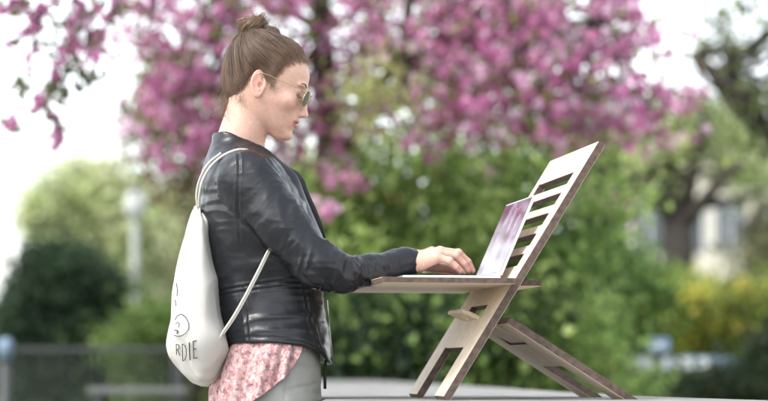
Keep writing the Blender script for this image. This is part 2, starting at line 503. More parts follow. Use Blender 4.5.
        for j in range(4):
            F.cone(mcp[j], pip[j], r[j][0], r[j][1], .0035); F.cone(pip[j], dip[j], r[j][1], r[j][2], .0025); F.cone(dip[j], tip[j], r[j][2], r[j][3], .0025)
            F.add(ell_fn(mcp[j] + np.array([0, 0, .003]), (.0075, .0068, .0075)), mcp[j]-.01, mcp[j]+.01, .004)
            F.add(ell_fn(pip[j] + np.array([0, 0, .001]), (.0078, r[j][1]*1.02, r[j][1]*1.06)), pip[j]-.01, pip[j]+.01, .003)
        T = [q(420, 264, .062), q(433, 267, .036), q(445, 268, .024), q(456, 271.5, .019)]
        F.cone(T[0], T[1], .0140, .0112, .008); F.cone(T[1], T[2], .0105, .0092, .003); F.cone(T[2], T[3], .0092, .0068, .003)
        return tip, dip
    t1 = hand(0, 0, -1, 0)
    t2 = hand(-8, .5, 1, 0)
    V, Q = F.mesh()
    hx, hy, hz = to_head(V[:,0], V[:,1], V[:,2])
    V = smooth_np(V, Q, 1, .35)
    # colours: skin, lips, blush, knuckles
    base = np.array([.56, .345, .265]); col = np.tile(base, (len(V), 1))
    n1 = vnoise(V*28, 3)[:, None]; col *= 1 + .06*n1*np.array([.6, 1, 1.1]); n2 = vnoise(V*110, 13)[:, None]; col *= 1 + .035*n2*np.array([.5, 1, 1.2])
    def blend(c, w):
        nonlocal col
        w = np.clip(w, 0, 1)[:, None]; col = col*(1-w) + np.array(c)*w
    ish = (np.abs(hx) < .13) & (np.abs(hy) < .1) & (np.abs(hz) < .13)
    ch = np.exp(-(((hx-.058)/.024)**2 + ((np.abs(hy)-.045)/.024)**2 + ((hz+.022)/.022)**2)); blend((.64, .35, .29), .42*ch*ish)
    blend((.68, .36, .29), .5*np.exp(-(((hx-.10)/.014)**2 + (hy/.014)**2 + ((hz+.028)/.012)**2))*ish)
    e = np.sqrt(((hx+.004)/.02)**2 + (hz/.030)**2); blend((.72, .34, .27), .5*((e < 1) & (np.abs(hy) > .066) & ish))
    lw = ish*(hx > .066)*np.clip(1.15 - ((hy/.0225)**2 + ((hz+.0528)/.0098)**2), 0, .12)/.12
    blend((.38, .12, .11), lw*.85)
    for tips in (t1, t2):
        for p in list(tips[0]) + list(tips[1]):
            blend((.72, .36, .29), .5*np.exp(-np.sum((V-p)**2, 1)/.010**2))
    HEADV.append(np.stack(to_head(V[:,0], V[:,1], V[:,2]), 1)[ish])
    o = link('person', mesh_np('person', V, Q, col), M['skin'])
    o.location = PO; o.rotation_euler = (0, 0, PSI)
    return o, t1, t2

person, HR, HL = build_body(); HANDS = (HR, HL)
tag(person, 'young woman in black leather jacket typing on a laptop at the wooden desk stand', 'person')

def nails():
    for tips in HANDS:
        for tp, dp in zip(*tips):
            d = tp - dp; d /= np.linalg.norm(d); side = np.cross(d, [0, 0, 1.0]); side /= np.linalg.norm(side); up = np.cross(side, d)
            if up[2] < 0: up = -up
            c = dp + (tp - dp)*.72 + up*.0052; mb = MB(); V = []; F = []
            for i in range(5):
                for j in range(5):
                    a = (i/4 - .5)*.0092; b = (j/4 - .5)*.0074
                    V.append(c + d*a + side*b + up*(.0006 - 42*b*b - (14*a*a if a > 0 else 0)))
            F = [(i*5+j, i*5+j+1, (i+1)*5+j+1, (i+1)*5+j) for i in range(4) for j in range(4)]
            mb.add(V, F); o = mb.build('fingernail', M['nail'], person, smooth=True); m_ = o.modifiers.new('sol', 'SOLIDIFY'); m_.thickness = .0012
nails()
# brows, lashes ------------------------------------------------
def head_mesh(mb_pts_fn): pass
def local_child(mb, name, mats, parent=person, **kw): return mb.build(name, mats, parent, **kw)

def ray_head(c, d, fn, lo=.02, hi=.2):
    """march outward from c along unit d (head frame) to fn == 0"""
    lo = np.full(len(d), lo); hi = np.full(len(d), hi)
    for _ in range(26):
        m = (lo + hi)/2; p = c + d*m[:, None]; f = fn(p[:,0], p[:,1], p[:,2])
        lo = np.where(f < 0, m, lo); hi = np.where(f < 0, hi, m)
    return c + d*lo[:, None]

def brow_parts():
    for s in (-1, 1):
        n = 12; P = []
        for i in range(n):
            t = i/(n-1); y = s*(.012 + .034*t); z = .0225 + .0065*math.sin(math.pi*min(1, t*1.25)*.62) - .002*t
            a, b = .082, (.0700)
            H_ = HEADV[0]; q_ = H_[(np.hypot(H_[:,1]-y, H_[:,2]-z) < .0028) & (H_[:,0] > .03)]; x = (q_[:,0].max() if len(q_) else .08) + .0001
            P.append((x, y, z))
        mb = MB(); P = from_head(P); mb.tube(P, [.0005 + .0009*math.sin(math.pi*min(1, .25 + .75*i/(n-1))) for i in range(n)], 6)
        local_child(mb, 'eyebrow', M['brow'], smooth=True)
        # lash line
        mb = MB()
        for i in range(14):
            t = i/13; y = s*(.019 + .024*t); dy = (abs(y) - .0305)/.0150
            x = .0655 + .0142*math.sqrt(max(0, 1 - dy*dy)) ; z = .0020
            p = np.array([x - .0008, y, z]); q = p + np.array([.0065, s*.0022*(t-.2), -.0035]); m = p*.4 + q*.6 + np.array([0, 0, -.001])
            mb.tube(from_head([p, m, q]), [.0006, .0004, .0002], 4)
        local_child(mb, 'eyelashes', M['brow'], smooth=True)
brow_parts()

# ------------------------------------------------------------------ hair
def strands(P, r, col, root=None):
    """P: (n, m, 3) polylines in person frame -> 3-sided tubes"""
    n, m, _ = P.shape
    T = np.gradient(P, axis=1); T /= np.linalg.norm(T, axis=2, keepdims=True) + 1e-12
    ref = np.array([.2, .9, .3]); A = np.cross(T, ref); A /= np.linalg.norm(A, axis=2, keepdims=True) + 1e-12; B = np.cross(T, A)
    w = np.array([0, 2*math.pi/3, 4*math.pi/3])
    rr = r if np.ndim(r) else np.full((n, m), r)
    V = P[:, :, None, :] + rr[:, :, None, None]*(np.cos(w)[None, None, :, None]*A[:, :, None, :] + np.sin(w)[None, None, :, None]*B[:, :, None, :])
    ids = np.arange(n*m*3).reshape(n, m, 3); F = []
    for k in range(3):
        k2 = (k+1) % 3
        F.append(np.stack([ids[:, :-1, k], ids[:, :-1, k2], ids[:, 1:, k2], ids[:, 1:, k]], -1).reshape(-1, 4))
    cc = np.repeat(col, m*3, axis=0)
    if root is not None:
        wt = np.repeat(np.tile(np.clip(1 - np.arange(m)/2.6, 0, 1)*.75, n), 3)[:, None]; cc = cc*(1-wt) + np.array(root)*wt
    return V.reshape(-1, 3), np.concatenate(F), cc

def build_hair():
    # base cap
    lo, hi = HC - .15, HC + .15
    F = Field(*[axis([(l, h, .0026)]) for l, h in zip(lo, hi)])
    F.add(lambda X, Y, Z: hair_cap(*to_head(X, Y, Z)), lo, hi, .002)
    w = from_head(BUN)[0]
    F.add(ell_fn(w, (.024, .023, .021)), w-.03, w+.03, .008)
    V, Q = F.mesh()
    hair = link('hair', mesh_np('hair', V, Q), M['hairbase'], person)
    c = np.array([-.002, 0, .022])
    both = lambda x, y, z: np.minimum(skull(x, y, z), hair_cap(x, y, z))
    n = 17000; m = 18
    D = RNG.normal(size=(n*5, 3)); D /= np.linalg.norm(D, axis=1, keepdims=True)
    S = ray_head(c, D, skull)
    off = S[:, 2] - np.interp(S[:, 0], HLX, HLZ) + RNG.normal(0, .0016, len(S)) + RNG.exponential(.0034, len(S))
    ok = (off > 0) & (S[:, 2] < .105)
    # keep more roots close to the hairline
    keep = ok & ((off < .014) | (RNG.random(len(S)) < .62))
    D = D[keep][:n]; n = len(D)
    tgt = BUN + np.array([.0, 0, -.014]); dt = tgt - c; dt /= np.linalg.norm(dt)
    # group strands in locks
    P = np.zeros((n, m, 3)); ang = np.arccos(np.clip(D @ dt, -1, 1))
    lock = vnoise(D*9, 8)
    lift = RNG.gamma(1.6, .0007, n) + .0016*(lock + 1)
    end = dt + RNG.normal(0, .08, (n, 3)); 
    for j in range(m):
        t = j/(m-1); te = t**.9
        sn = np.sin(ang) + 1e-6
        d = (np.sin((1-te)*ang)/sn)[:, None]*D + (np.sin(te*ang)/sn)[:, None]*dt
        d += (end - dt)*(te**3)*.6
        sw = np.abs(D[:, 1:2])*np.clip(D[:, :1]*1.5 + .35, 0, 1)
        d = d + np.array([-.42, 0, -.22])*math.sin(math.pi*te)*sw
        d /= np.linalg.norm(d, axis=1, keepdims=True)
        p = ray_head(c, d, both)
        p += d*(lift*np.sin(math.pi*min(1, .02 + .98*t))**.6 + .0003)[:, None]
        P[:, j] = p
    wv = RNG.normal(0, .0005, (n, 1, 3)); P += wv*np.sin(np.linspace(0, 3, m))[None, :, None]
    shade = .40 + .65*RNG.random((n, 1)) + .45*vnoise(D*16, 4)[:, None]
    front = np.clip((D[:, :1] - .1)*1.2, 0, 1)
    col = np.array([.150, .094, .060])*shade + front*np.array([.05, .036, .022])*(RNG.random((n, 1)) < .5)
    Pw = from_head(P.reshape(-1, 3)).reshape(P.shape)
    V1, Q1, C1 = strands(Pw, np.tile(np.array([.00012, .0002, .0003] + [.0004]*(m-3)), (n, 1)), np.clip(col, .01, 1), (.42, .27, .20))
    # bun: wound locks
    nb = 1500; mm = 26; P = np.zeros((nb, mm, 3))
    th0 = RNG.random(nb)*6.283; tilt = RNG.normal(.0, .45, nb); band = RNG.random(nb)
    for j in range(mm):
        t = j/(mm-1); a = th0 + t*4.6
        ringr = .0165 + .0035*np.sin(band*21)
        rad = .0125*np.sqrt(band) + .0012*RNG.random()
        ph = band*25 + t*5
        x = (ringr + rad*np.cos(ph))*np.cos(a); y = (ringr + rad*np.cos(ph))*np.sin(a); z = rad*np.sin(ph)*1.1 + x*tilt*.5
        P[:, j] = np.stack([x*1.0, y*1.0, z + .002], 1)
    # axis of bun leans to the crown
    k = D2R(-28); x, z = P[..., 0].copy(), P[..., 2].copy()
    P[..., 0] = x*math.cos(k) + z*math.sin(k); P[..., 2] = -x*math.sin(k) + z*math.cos(k)
    P = from_head((P + BUN + np.array([0, 0, -.001])).reshape(-1, 3)).reshape(P.shape)
    col = np.array([.17, .105, .062])*(.5 + .9*RNG.random((nb, 1)))
    V2, Q2, C2 = strands(P, .0005, col); 
    link('bun', mesh_np('bun', V2, Q2, C2), M['hair'], hair)
    # fly-aways: nape, bun top, forehead
    P = []
    def curve(p0, d0, ln, curl, grav):
        p = np.array(p0, float); d = np.array(d0, float); d /= np.linalg.norm(d); out = [p.copy()]; ax = RNG.normal(size=3)
        for i in range(11):
            d = d + np.cross(ax, d)*curl + np.array([0, 0, -grav]); d /= np.linalg.norm(d); p = p + d*ln/11; out.append(p.copy())
        return out
    for i in range(110):     # nape wisps
        q = from_head([(-.070 + RNG.normal(0, .006), RNG.normal(0, .032), -.045 + RNG.normal(0, .008))])[0]
        P.append(curve(q, (-.25 + RNG.normal(0, .2), RNG.normal(0, .2), -1), .03 + .045*RNG.random(), .10, .05))
    for i in range(28):      # behind the ear
        q = from_head([(-.035 + RNG.normal(0, .006), -.060 + RNG.normal(0, .004), -.028 + RNG.normal(0, .01))])[0]
        P.append(curve(q, (-.3, -.15, -1), .015 + .03*RNG.random(), .12, .02))
    for i in range(150):      # bun
        q = from_head([BUN + RNG.normal(0, .013, 3) + np.array([0, 0, .01])])[0]
        P.append(curve(q, RNG.normal(0, 1, 3) + np.array([.2, 0, 1.2]), .012 + .028*RNG.random(), .26, .03))
    for i in range(34):      # forehead wisps
        q = from_head([(.070 + RNG.normal(0, .004), RNG.normal(0, .03), .074 + RNG.normal(0, .004))])[0]
        P.append(curve(q, (1, RNG.normal(0, .3), .35 + RNG.normal(0, .3)), .007 + .012*RNG.random(), .3, .06))
    for i in range(40):      # sideburn
        q = from_head([(.020 + RNG.normal(0, .003), -.068, .012 + RNG.normal(0, .004))])[0]
        P.append(curve(q, (.1, -.05, -1), .012 + .02*RNG.random(), .12, .02))
    for i in range(240):     # halo of short hairs over the crown
        d = RNG.normal(size=3); d[2] = abs(d[2])*.9 + .1; d /= np.linalg.norm(d)
        q = ray_head(c, d[None], hair_cap)[0]
        if q[2] < np.interp(q[0], HLX, HLZ) + .01: continue
        q = from_head([q])[0]; tw = from_head([BUN])[0] - q
        P.append(curve(q, tw/np.linalg.norm(tw) + RNG.normal(0, .35, 3) + np.array([0, 0, .3]), .02 + .03*RNG.random(), .10, .03))
    P = np.array(P); nn = len(P)
    rr = np.tile(np.linspace(.00038, .00014, P.shape[1]), (nn, 1))
    V3, Q3, C3 = strands(P, rr, np.array([.20, .13, .085])*(.6 + .8*RNG.random((nn, 1))))
    link('strands', mesh_np('strands', np.concatenate([V1, V3]), np.concatenate([Q1, Q3 + len(V1)]), np.concatenate([C1, C3])), M['hair'], hair)
build_hair()

# ------------------------------------------------------------------ jacket
JL = [(131,214,250,.055), (140,212,258,.064), (148,209,266,.088), (156,206,274,.120), (166,203,283,.150), (182,200,294,.170), (205,199.5,306,.176),
      (235,201,315,.168), (265,206,320,.155), (287,210,322,.146), (310,214,324,.152), (335,219,327,.166), (350,222,329.5,.174), (372,224,333,.180)]
def JLoft(grow=0.0, n=2.3):
    z = [L(0, a)[2] for a, *_ in JL]
    return loft_fn(z, [L(b, a)[0] for a, b, c, w in JL], [L(c, a)[0] for a, b, c, w in JL], [w for *_, w in JL], n, grow)
HEM = [(200,346),(225,345.5),(245,343.5),(277,344.5),(295,347),(308,351),(316,355.5),(321,362),(332,366.5),(345,368)]
def hem_z(x): return np.interp(x, [L(a, b)[0] for a, b in HEM], [L(a, b)[2] for a, b in HEM])
ARM = lambda s: [L(236, 168, s*.075), L(247, 181, s*.136), L(284, 227, s*.178), L(317, 264.5, s*.196), L(341, 273.5, s*.180), L(370, 270.5, s*.140), L(404, 261.5, s*.094), L(414, 260.8, s*.083)]
ARMR = [.046, .058, .0495, .0435, .0355, .0290, .0258, .0262]

def build_jacket():
    h = .0027
    F = Field(axis([(-.17, .34, h)]), axis([(-.27, .27, h)]), axis([(L(0, 375)[2], L(0, 118)[2], h)]))
    F.add(JLoft(), (-.2, -.25, .9), (.2, .25, 1.6), .004)
    arms = {}
    for s in (-1, 1):
        A = ARM(s)
        if s > 0: A[-1] = L(406, 262, .083); A[-2] = L(396, 262.5, .094)
        arms[s] = A
        G = Field(*F.a)
        for i in range(len(A) - 1):
            G.cone(A[i], A[i+1], ARMR[i], ARMR[i+1], .014)
        # cut cuff
        w = A[-1]; d = (A[-1] - A[-2]); d /= np.linalg.norm(d)
        G.add(lambda X, Y, Z: -((X-w[0])*d[0] + (Y-w[1])*d[1] + (Z-w[2])*d[2]) + .001, w-.04, w+.06, .002, 's')
        G.cone(w - d*.05, w + d*.03, .0215, .0222, .001, op='s')
        F.D = smin(F.D, G.D, .007); del G
    # flatten collar top, hollow neck and hem
    a, b = L(216, 130.5), L(264, 149.5); sl = (b[2]-a[2])/(b[0]-a[0])
    F.add(lambda X, Y, Z: (a[2] + sl*(X - a[0]) - Z)/math.sqrt(1+sl*sl) + 0*Y, (-.2, -.13, L(0,165)[2]), (.12, .13, 1.6), .003, 's')
    F.cone(L(250, 112), L(237, 160), .0545, .0555, .003, op='s')
    # V opening at the front
    def vcut(X, Y, Z):
        x0 = L(262, 150)[0]; z0 = L(262, 150)[2]; z1 = L(318, 300)[2]
        t = np.clip((z0 - Z)/(z0 - z1), 0, 1); half = .045*(1 - t)**.8 + .006
        xin = L(0, 0)[0]*0 + (L(258, 150)[0] + (L(306, 300)[0] - L(258, 150)[0])*t)
        return np.maximum(np.abs(Y) - half, xin - X)
    F.add(vcut, (.0, -.07, L(0, 300)[2]), (.2, .07, L(0, 140)[2]), .004, 's')
    F.add(lambda X, Y, Z: (Z - hem_z(X)) + 0*Y, (-.2, -.25, .8), (.2, .25, 1.12), .003, 's')
    inner = JLoft(-.006)
    F.add(lambda X, Y, Z: np.maximum(inner(X, Y, Z), Z - L(0, 320)[2]), (-.2, -.25, .9), (.2, .25, 1.12), .002, 's')
    V, Q = F.mesh(); V = smooth_np(V, Q, 2, .5)
    N = vnormals(V, Q)
    x, y, z = V.T
    disp = np.zeros(len(V))
    # arm coordinates
    dist_arm = np.full(len(V), 9.); tt = np.zeros(len(V)); aa = np.zeros(len(V))
    for s in (-1, 1):
        A = arms[s]; cum = 0
        for i in range(len(A)-1):
            a_, b_ = A[i], A[i+1]; ab = b_-a_; ln = np.linalg.norm(ab)
            t = np.clip(((V-a_) @ ab)/(ln*ln), 0, 1); q = V - (a_ + t[:, None]*ab)
            r = np.linalg.norm(q, axis=1); d = r - (ARMR[i] + (ARMR[i+1]-ARMR[i])*t)
            m = (d < dist_arm) & (np.sign(y + 1e-9) == s) ; dist_arm[m] = d[m]; tt[m] = cum + t[m]*ln
            u = ab/ln; e1 = np.cross(u, [0, 1, 0]); e1 /= np.linalg.norm(e1); e2 = np.cross(u, e1)
            ang = np.arctan2(q @ e2 * s, q @ e1); aa[m] = ang[m]; cum += ln
    tj = _loft(V)
    arm = np.clip(1 - (dist_arm - .004)/.006, 0, 1)*(tt > .03)
    def ridged(P, seed): return 1 - np.abs(vnoise(P, seed))*2
    # arm wrinkles: rings, denser at the elbow
    w = np.stack([tt*42 + .9*np.sin(aa*1.3 + tt*9) + 1.2*vnoise(V*14, 5), aa*.9, y*0 + .5], 1)
    elbow = np.exp(-((tt - .335)/.075)**2); up = np.exp(-((tt - .20)/.07)**2); fore = np.clip((tt-.42)/.05, 0, 1)
    disp += arm*(.0042*elbow + .0020*up + .0006)*(ridged(w, 2) - .25)
    w2 = np.stack([tt*85 + vnoise(V*25, 6), aa*2.0, y*0], 1); disp += arm*(.0016*elbow + .0003)*(ridged(w2, 9) - .3)
    # upper-arm diagonal drag folds
    w3 = np.stack([(x*.8 - z*.6)*26 + vnoise(V*9, 12), (x*.6 + z*.8)*6, y*4], 1); disp += (.0036*arm*np.exp(-((tt-.14)/.09)**2))*ridged(w3, 3)
    # torso folds: soft vertical + horizontal wrinkles near waist
    tor = 1 - arm
    w4 = np.stack([x*13 + vnoise(V*8, 7), y*13, z*4], 1); disp += tor*.0035*vnoise(w4, 4)
    w5 = np.stack([x*7, y*7, z*30 + 1.6*vnoise(V*9, 17)], 1); wz = L(0, 275)[2]
    disp += tor*(.0040*np.exp(-((z - wz)/.06)**2) + .0016)*(ridged(w5, 10) - .3)
    back = tor*np.exp(-((z - L(0, 215)[2])/.06)**2)
    w6 = np.stack([x*9, y*9, z*34 + 1.4*vnoise(V*8, 27)], 1); disp += back*.0042*(ridged(w6, 11)-.3)
    disp += .0007*vnoise(V*55, 1) + .0008*(1-2*np.abs(vnoise(np.stack([x*30, y*30, z*75], 1), 31)))
    # seams -----------------------------------------------------------
    def seam(poly, depth=.0018, wd=.0022, raised=.0010, mask=None):
        nonlocal disp
        pts = np.array([L(a, b, 0)[[0, 2]] for a, b in poly]); P2 = np.stack([x, z], 1); dm = np.full(len(V), 9.)
        for i in range(len(pts)-1):
            a_, b_ = pts[i], pts[i+1]; ab = b_-a_; t = np.clip(((P2-a_) @ ab)/(ab @ ab), 0, 1)
            dm = np.minimum(dm, np.linalg.norm(P2 - a_ - t[:, None]*ab, axis=1))
        f = -depth*np.exp(-(dm/wd)**2) + raised*np.exp(-((dm - .005)/.0025)**2)
        disp += f*(1 if mask is None else mask)
    near = np.abs(y) > .02
    seam([(233,152),(232,170),(231,195),(233,225),(236,255),(238,285)], mask=near*(tt < .16))
    seam([(246,150),(262,170),(283,195),(300,222),(318,248)], mask=near*arm)
    seam([(252,152),(272,172),(296,205),(310,226)], mask=near*arm)
    seam([(222,160),(226,176),(232,190)], mask=near*tor)
    seam([(212,293),(240,288.5),(275,284),(300,284),(322,286)], .0022, .0022, .0016, mask=tor)
    seam([(213,297),(240,293),(275,289),(300,289),(322,291)], .0016, .0018, .0006, mask=tor)
    seam([(222,340),(245,338),(277,339),(295,342),(312,349)], .0012, .0018, .0004, mask=tor)
    seam([(238,290),(240,315),(243,342)], .0012, mask=tor)
    seam([(296,288),(303,320),(310,348)], .0012, mask=tor)
    # sleeve length-wise seams and cuff
    for a0 in (1.1, 2.3):
        dm = np.abs(((aa - a0 + math.pi) % (2*math.pi)) - math.pi)*.028
        disp += arm*np.clip((tt-.30)/.02, 0, 1)*(-.0016*np.exp(-(dm/.0022)**2) + .0009*np.exp(-((dm-.005)/.0025)**2))
    # quilting of the shoulder patch
    sm = arm*np.exp(-((tt-.10)/.05)**4)*(aa*0 + 1)*(x > L(258, 190)[0])
    dA = np.array([L(246,150)[0] - L(318,248)[0], L(246,150)[2] - L(318,248)[2]])
    def pdist(poly):
        pts = np.array([L(a, b, 0)[[0, 2]] for a, b in poly]); P2 = np.stack([x, z], 1); dm = np.full(len(V), 9.)
        for i in range(len(pts)-1):
            a_, b_ = pts[i], pts[i+1]; ab = b_-a_; t = np.clip(((P2-a_) @ ab)/(ab @ ab), 0, 1)
            dm = np.minimum(dm, np.linalg.norm(P2 - a_ - t[:, None]*ab, axis=1))
        return dm
    strip = arm*np.clip(1 - (pdist([(262,160),(283,182),(303,210),(322,240)])/.013)**4, 0, 1)
    disp += .0019*strip*(np.abs(np.sin(tt*math.pi/.0085)) - .5)
    ribs = arm*np.exp(-((tt - .385)/.030)**4)*(z > L(0, 284)[2])
    disp += .0016*ribs*(np.abs(np.sin(tt*math.pi/.0090)) - .5)
    V = V + N*disp[:, None]
    j = link('jacket', mesh_np('jacket', V, Q), M['leather'], person)
    return j
def _loft(V): return None
jacket = build_jacket()

def jacket_details():
    # open collar flaps
    for s in (-1, 1):
        top = [(259,145),(270,152),(283,164),(297,174),(301,188),(309,208),(318,228),(322.5,238)]
        bot = [(250,150),(262,158),(274,172),(283,186),(291,200),(300,216),(310,232),(317,243)]
        mb = MB(); V = []; n = len(top)
        for i in range(n):
            t = i/(n-1)
            yo = s*(.052 + .030*math.sin(math.pi*t*.9)); yi = s*(.060 + .046*math.sin(math.pi*t*.8))
            a = L(*top[i], yo); b = L(*bot[i], yi)
            m = (a+b)/2 + np.array([.002, s*.006, .004])
            V += [a, m, b]
        F = []
        for i in range(n-1):
            for k in range(2): F.append((i*3+k, i*3+k+1, (i+1)*3+k+1, (i+1)*3+k))
        mb.add(V, F)
        o = mb.build('lapel', M['lining'] if s > 5 else M['leather'], jacket, smooth=True)
        md = o.modifiers.new('sub', 'SUBSURF'); md.levels = md.render_levels = 2
        md = o.modifiers.new('sol', 'SOLIDIFY'); md.thickness = .005; md.offset = 0
        # dark lining strip along the opening
        mb = MB()
        pts = [(287,168),(296,174.5),(301,182),(304.5,193),(312,210),(319,227),(324,238.5)]
        mb.tube([L(a, b, s*.052) for a, b in pts], [.004, .0075, .0085, .0085, .0095, .0085, .004], 8)
        mb.build('lining', M['lining'], jacket, smooth=True)
    # zip with puller at the hem, near front corner
    y0 = -.030
    mb = MB(); mb.tube([L(327, 300, y0-.02), L(330, 335, y0-.02), L(333.5, 366, y0-.02)], .0022, 6); mb.build('zip_teeth', M['zip'], jacket, smooth=True)
    mb = MB(); a = L(325.5, 357, -.075); mb.box(a + [-.003, -.002, -.008], a + [.003, .002, .008])
    mb.build('zip_slider', M['zip'], jacket, bevel=.0008)
    mb = MB(); mb.tube([L(325.6, 360, -.078), L(324.8, 374, -.080), L(325, 389, -.078)], [.0022, .0032, .0030], 6)
    mb.build('zip_pull', M['lining'], jacket, smooth=True)
    # cuff zip
    mb = MB(); mb.tube([L(402, 272.5, -.112), L(408, 269.5, -.109), L(412, 268, -.106)], .0022, 6); mb.build('cuff_zip', M['zip'], jacket, smooth=True)
jacket_details()

# ------------------------------------------------------------------ trousers, shoes, shirt
HIP = [(335,228,316,.150), (350,226,318,.160), (370,223,319.5,.170), (390,222,320,.174), (410,224,320,.175), (435,230,318,.172), (465,238,312,.168)]
HIPZ = [L(0, a)[2] for a, *_ in HIP]; HIPB = [L(b, a)[0] for a, b, c, w in HIP]; HIPF = [L(c, a)[0] for a, b, c, w in HIP]; HIPW = [w for *_, w in HIP]
def build_trousers():
    F = Field(axis([(-.15, .16, .0035)]), axis([(-.2, .2, .0035)]), axis([(.06, .80, .008), (.80, L(0, 330)[2], .0035)]))
    F.add(loft_fn(HIPZ, HIPB, HIPF, HIPW, 2.2), (-.2, -.25, .75), (.2, .25, 1.1), .01)
    for s in (-1, 1):
        F.cone((.012, s*.088, .83), (.01, s*.088, .50), .092, .060, .02)
        F.cone((.01, s*.088, .50), (-.008, s*.086, .10), .060, .048, .02)
    V, Q = F.mesh(); V = smooth_np(V, Q, 2, .5); N = vnormals(V, Q); x, y, z = V.T
    disp = .0016*vnoise(np.stack([x*9, y*9, z*40 + 2*vnoise(V*10, 3)], 1), 5)
    def crease(poly, d, w):
        pts = np.array([L(a, b, -.15)[[0, 2]] for a, b in poly]); P2 = np.stack([x, z], 1); dm = np.full(len(V), 9.)
        for i in range(len(pts)-1):
            a_, b_ = pts[i], pts[i+1]; ab = b_-a_; t = np.clip(((P2-a_) @ ab)/(ab @ ab), 0, 1); dm = np.minimum(dm, np.linalg.norm(P2-a_-t[:, None]*ab, axis=1))
        return -d*np.exp(-(dm/w)**2)
    disp += (y < 0)*(crease([(284,390),(300,387),(318,384)], .003, .0035) + crease([(288,347),(286,375),(283,401),(281,440)], .002, .0025) + crease([(296,362),(310,366),(319,366)], .002, .003))
    V += N*disp[:, None]
    link('trousers', mesh_np('trousers', V, Q), M['trouser'], person)
    for s in (-1, 1):
        G = Field(axis([(-.10, .20, .006)]), axis([(s*.09-.07, s*.09+.07, .006)]), axis([(-.012, .12, .006)]))
        G.cone((-.035, s*.087, .050), (.11, s*.092, .035), .044, .038, .01); G.cone((-.03, s*.087, .05), (-.025, s*.087, .10), .044, .044, .02)
        G.add(lambda X, Y, Z: Z - .0 + 0*X + 0*Y, (-.2, -.3, -.1), (.3, .3, .02), .004, 's')
        V, Q = G.mesh(); link('shoe', mesh_np('shoe', V, Q), M['shoe'], person)
build_trousers()

def build_shirt():
    # upper shirt body inside the jacket
    F = Field(axis([(-.15, .16, .006)]), axis([(-.2, .2, .006)]), axis([(L(0, 352)[2], L(0, 150)[2], .006)]))
    F.add(JLoft(-.016), (-.2, -.25, .9), (.2, .25, 1.6), .004)
    F.cone(L(250, 112), L(237, 168), .053, .060, .003, op='s')
    V, Q = F.mesh(); shirt = link('shirt', mesh_np('shirt', V, Q), M['shirt'], person)
    # shirt tail: pleated sheet hanging over the hips
    hx = [L(a, b)[0] for a, b in ((212,0+406),(228,408),(240,404),(250,399),(263,388),(275,378),(284,368),(290,358),(295,347),(302,340))]
    hz = [L(a, b)[2] for a, b in ((212,406),(228,408),(240,404),(250,399),(263,388),(275,378),(284,368),(290,358),(295,347),(302,340))]
    nphi, nv = 260, 60; V = np.zeros((nphi, nv, 3)); ztop = L(0, 338)[2]
    for i in range(nphi):
        u = i/(nphi-1); phi = D2R(58) + u*D2R(360-116)      # 0 = front, going round by her left and back to her right
        cx, sy = math.cos(phi), math.sin(phi)
        for j in range(nv):
            v = j/(nv-1)
            # ellipse point at hip level
            def pt(zz, fl):
                b = crom(zz, HIPZ, HIPB); f = crom(zz, HIPZ, HIPF); w = crom(zz, HIPZ, HIPW)
                a = (f-b)/2; xc = (f+b)/2; n = 2.2; r = (abs(cx)**n + abs(sy)**n)**(-1/n)
                return xc + (a + fl)*r*cx, (w + fl)*r*sy
            xm, _ = pt(L(0, 370)[2], .01)
            zb = np.interp(xm, hx, hz); zz = ztop + (zb - ztop)*v
            dep = max(0, (ztop - zz)); fl = .004 + .20*dep*max(0, -cx)**.7*.45 + .04*dep
            fold = math.sin(phi*17 + 3.0*v + 1.2*math.sin(phi*5)) * .6 + math.sin(phi*31 + 5*v)*.3
            fl += .0085*min(1, dep/.03)*(fold + .5)
            x_, y_ = pt(zz, fl); V[i, j] = (x_ + .020*dep/.1*0, y_, zz)
    ids = np.arange(nphi*nv).reshape(nphi, nv)
    Q = np.stack([ids[:-1, :-1], ids[1:, :-1], ids[1:, 1:], ids[:-1, 1:]], -1).reshape(-1, 4)
    o = link('shirt_tail', mesh_np('shirt_tail', V.reshape(-1, 3), Q), M['shirt'], shirt)
    md = o.modifiers.new('sol', 'SOLIDIFY'); md.thickness = .0016
build_shirt()

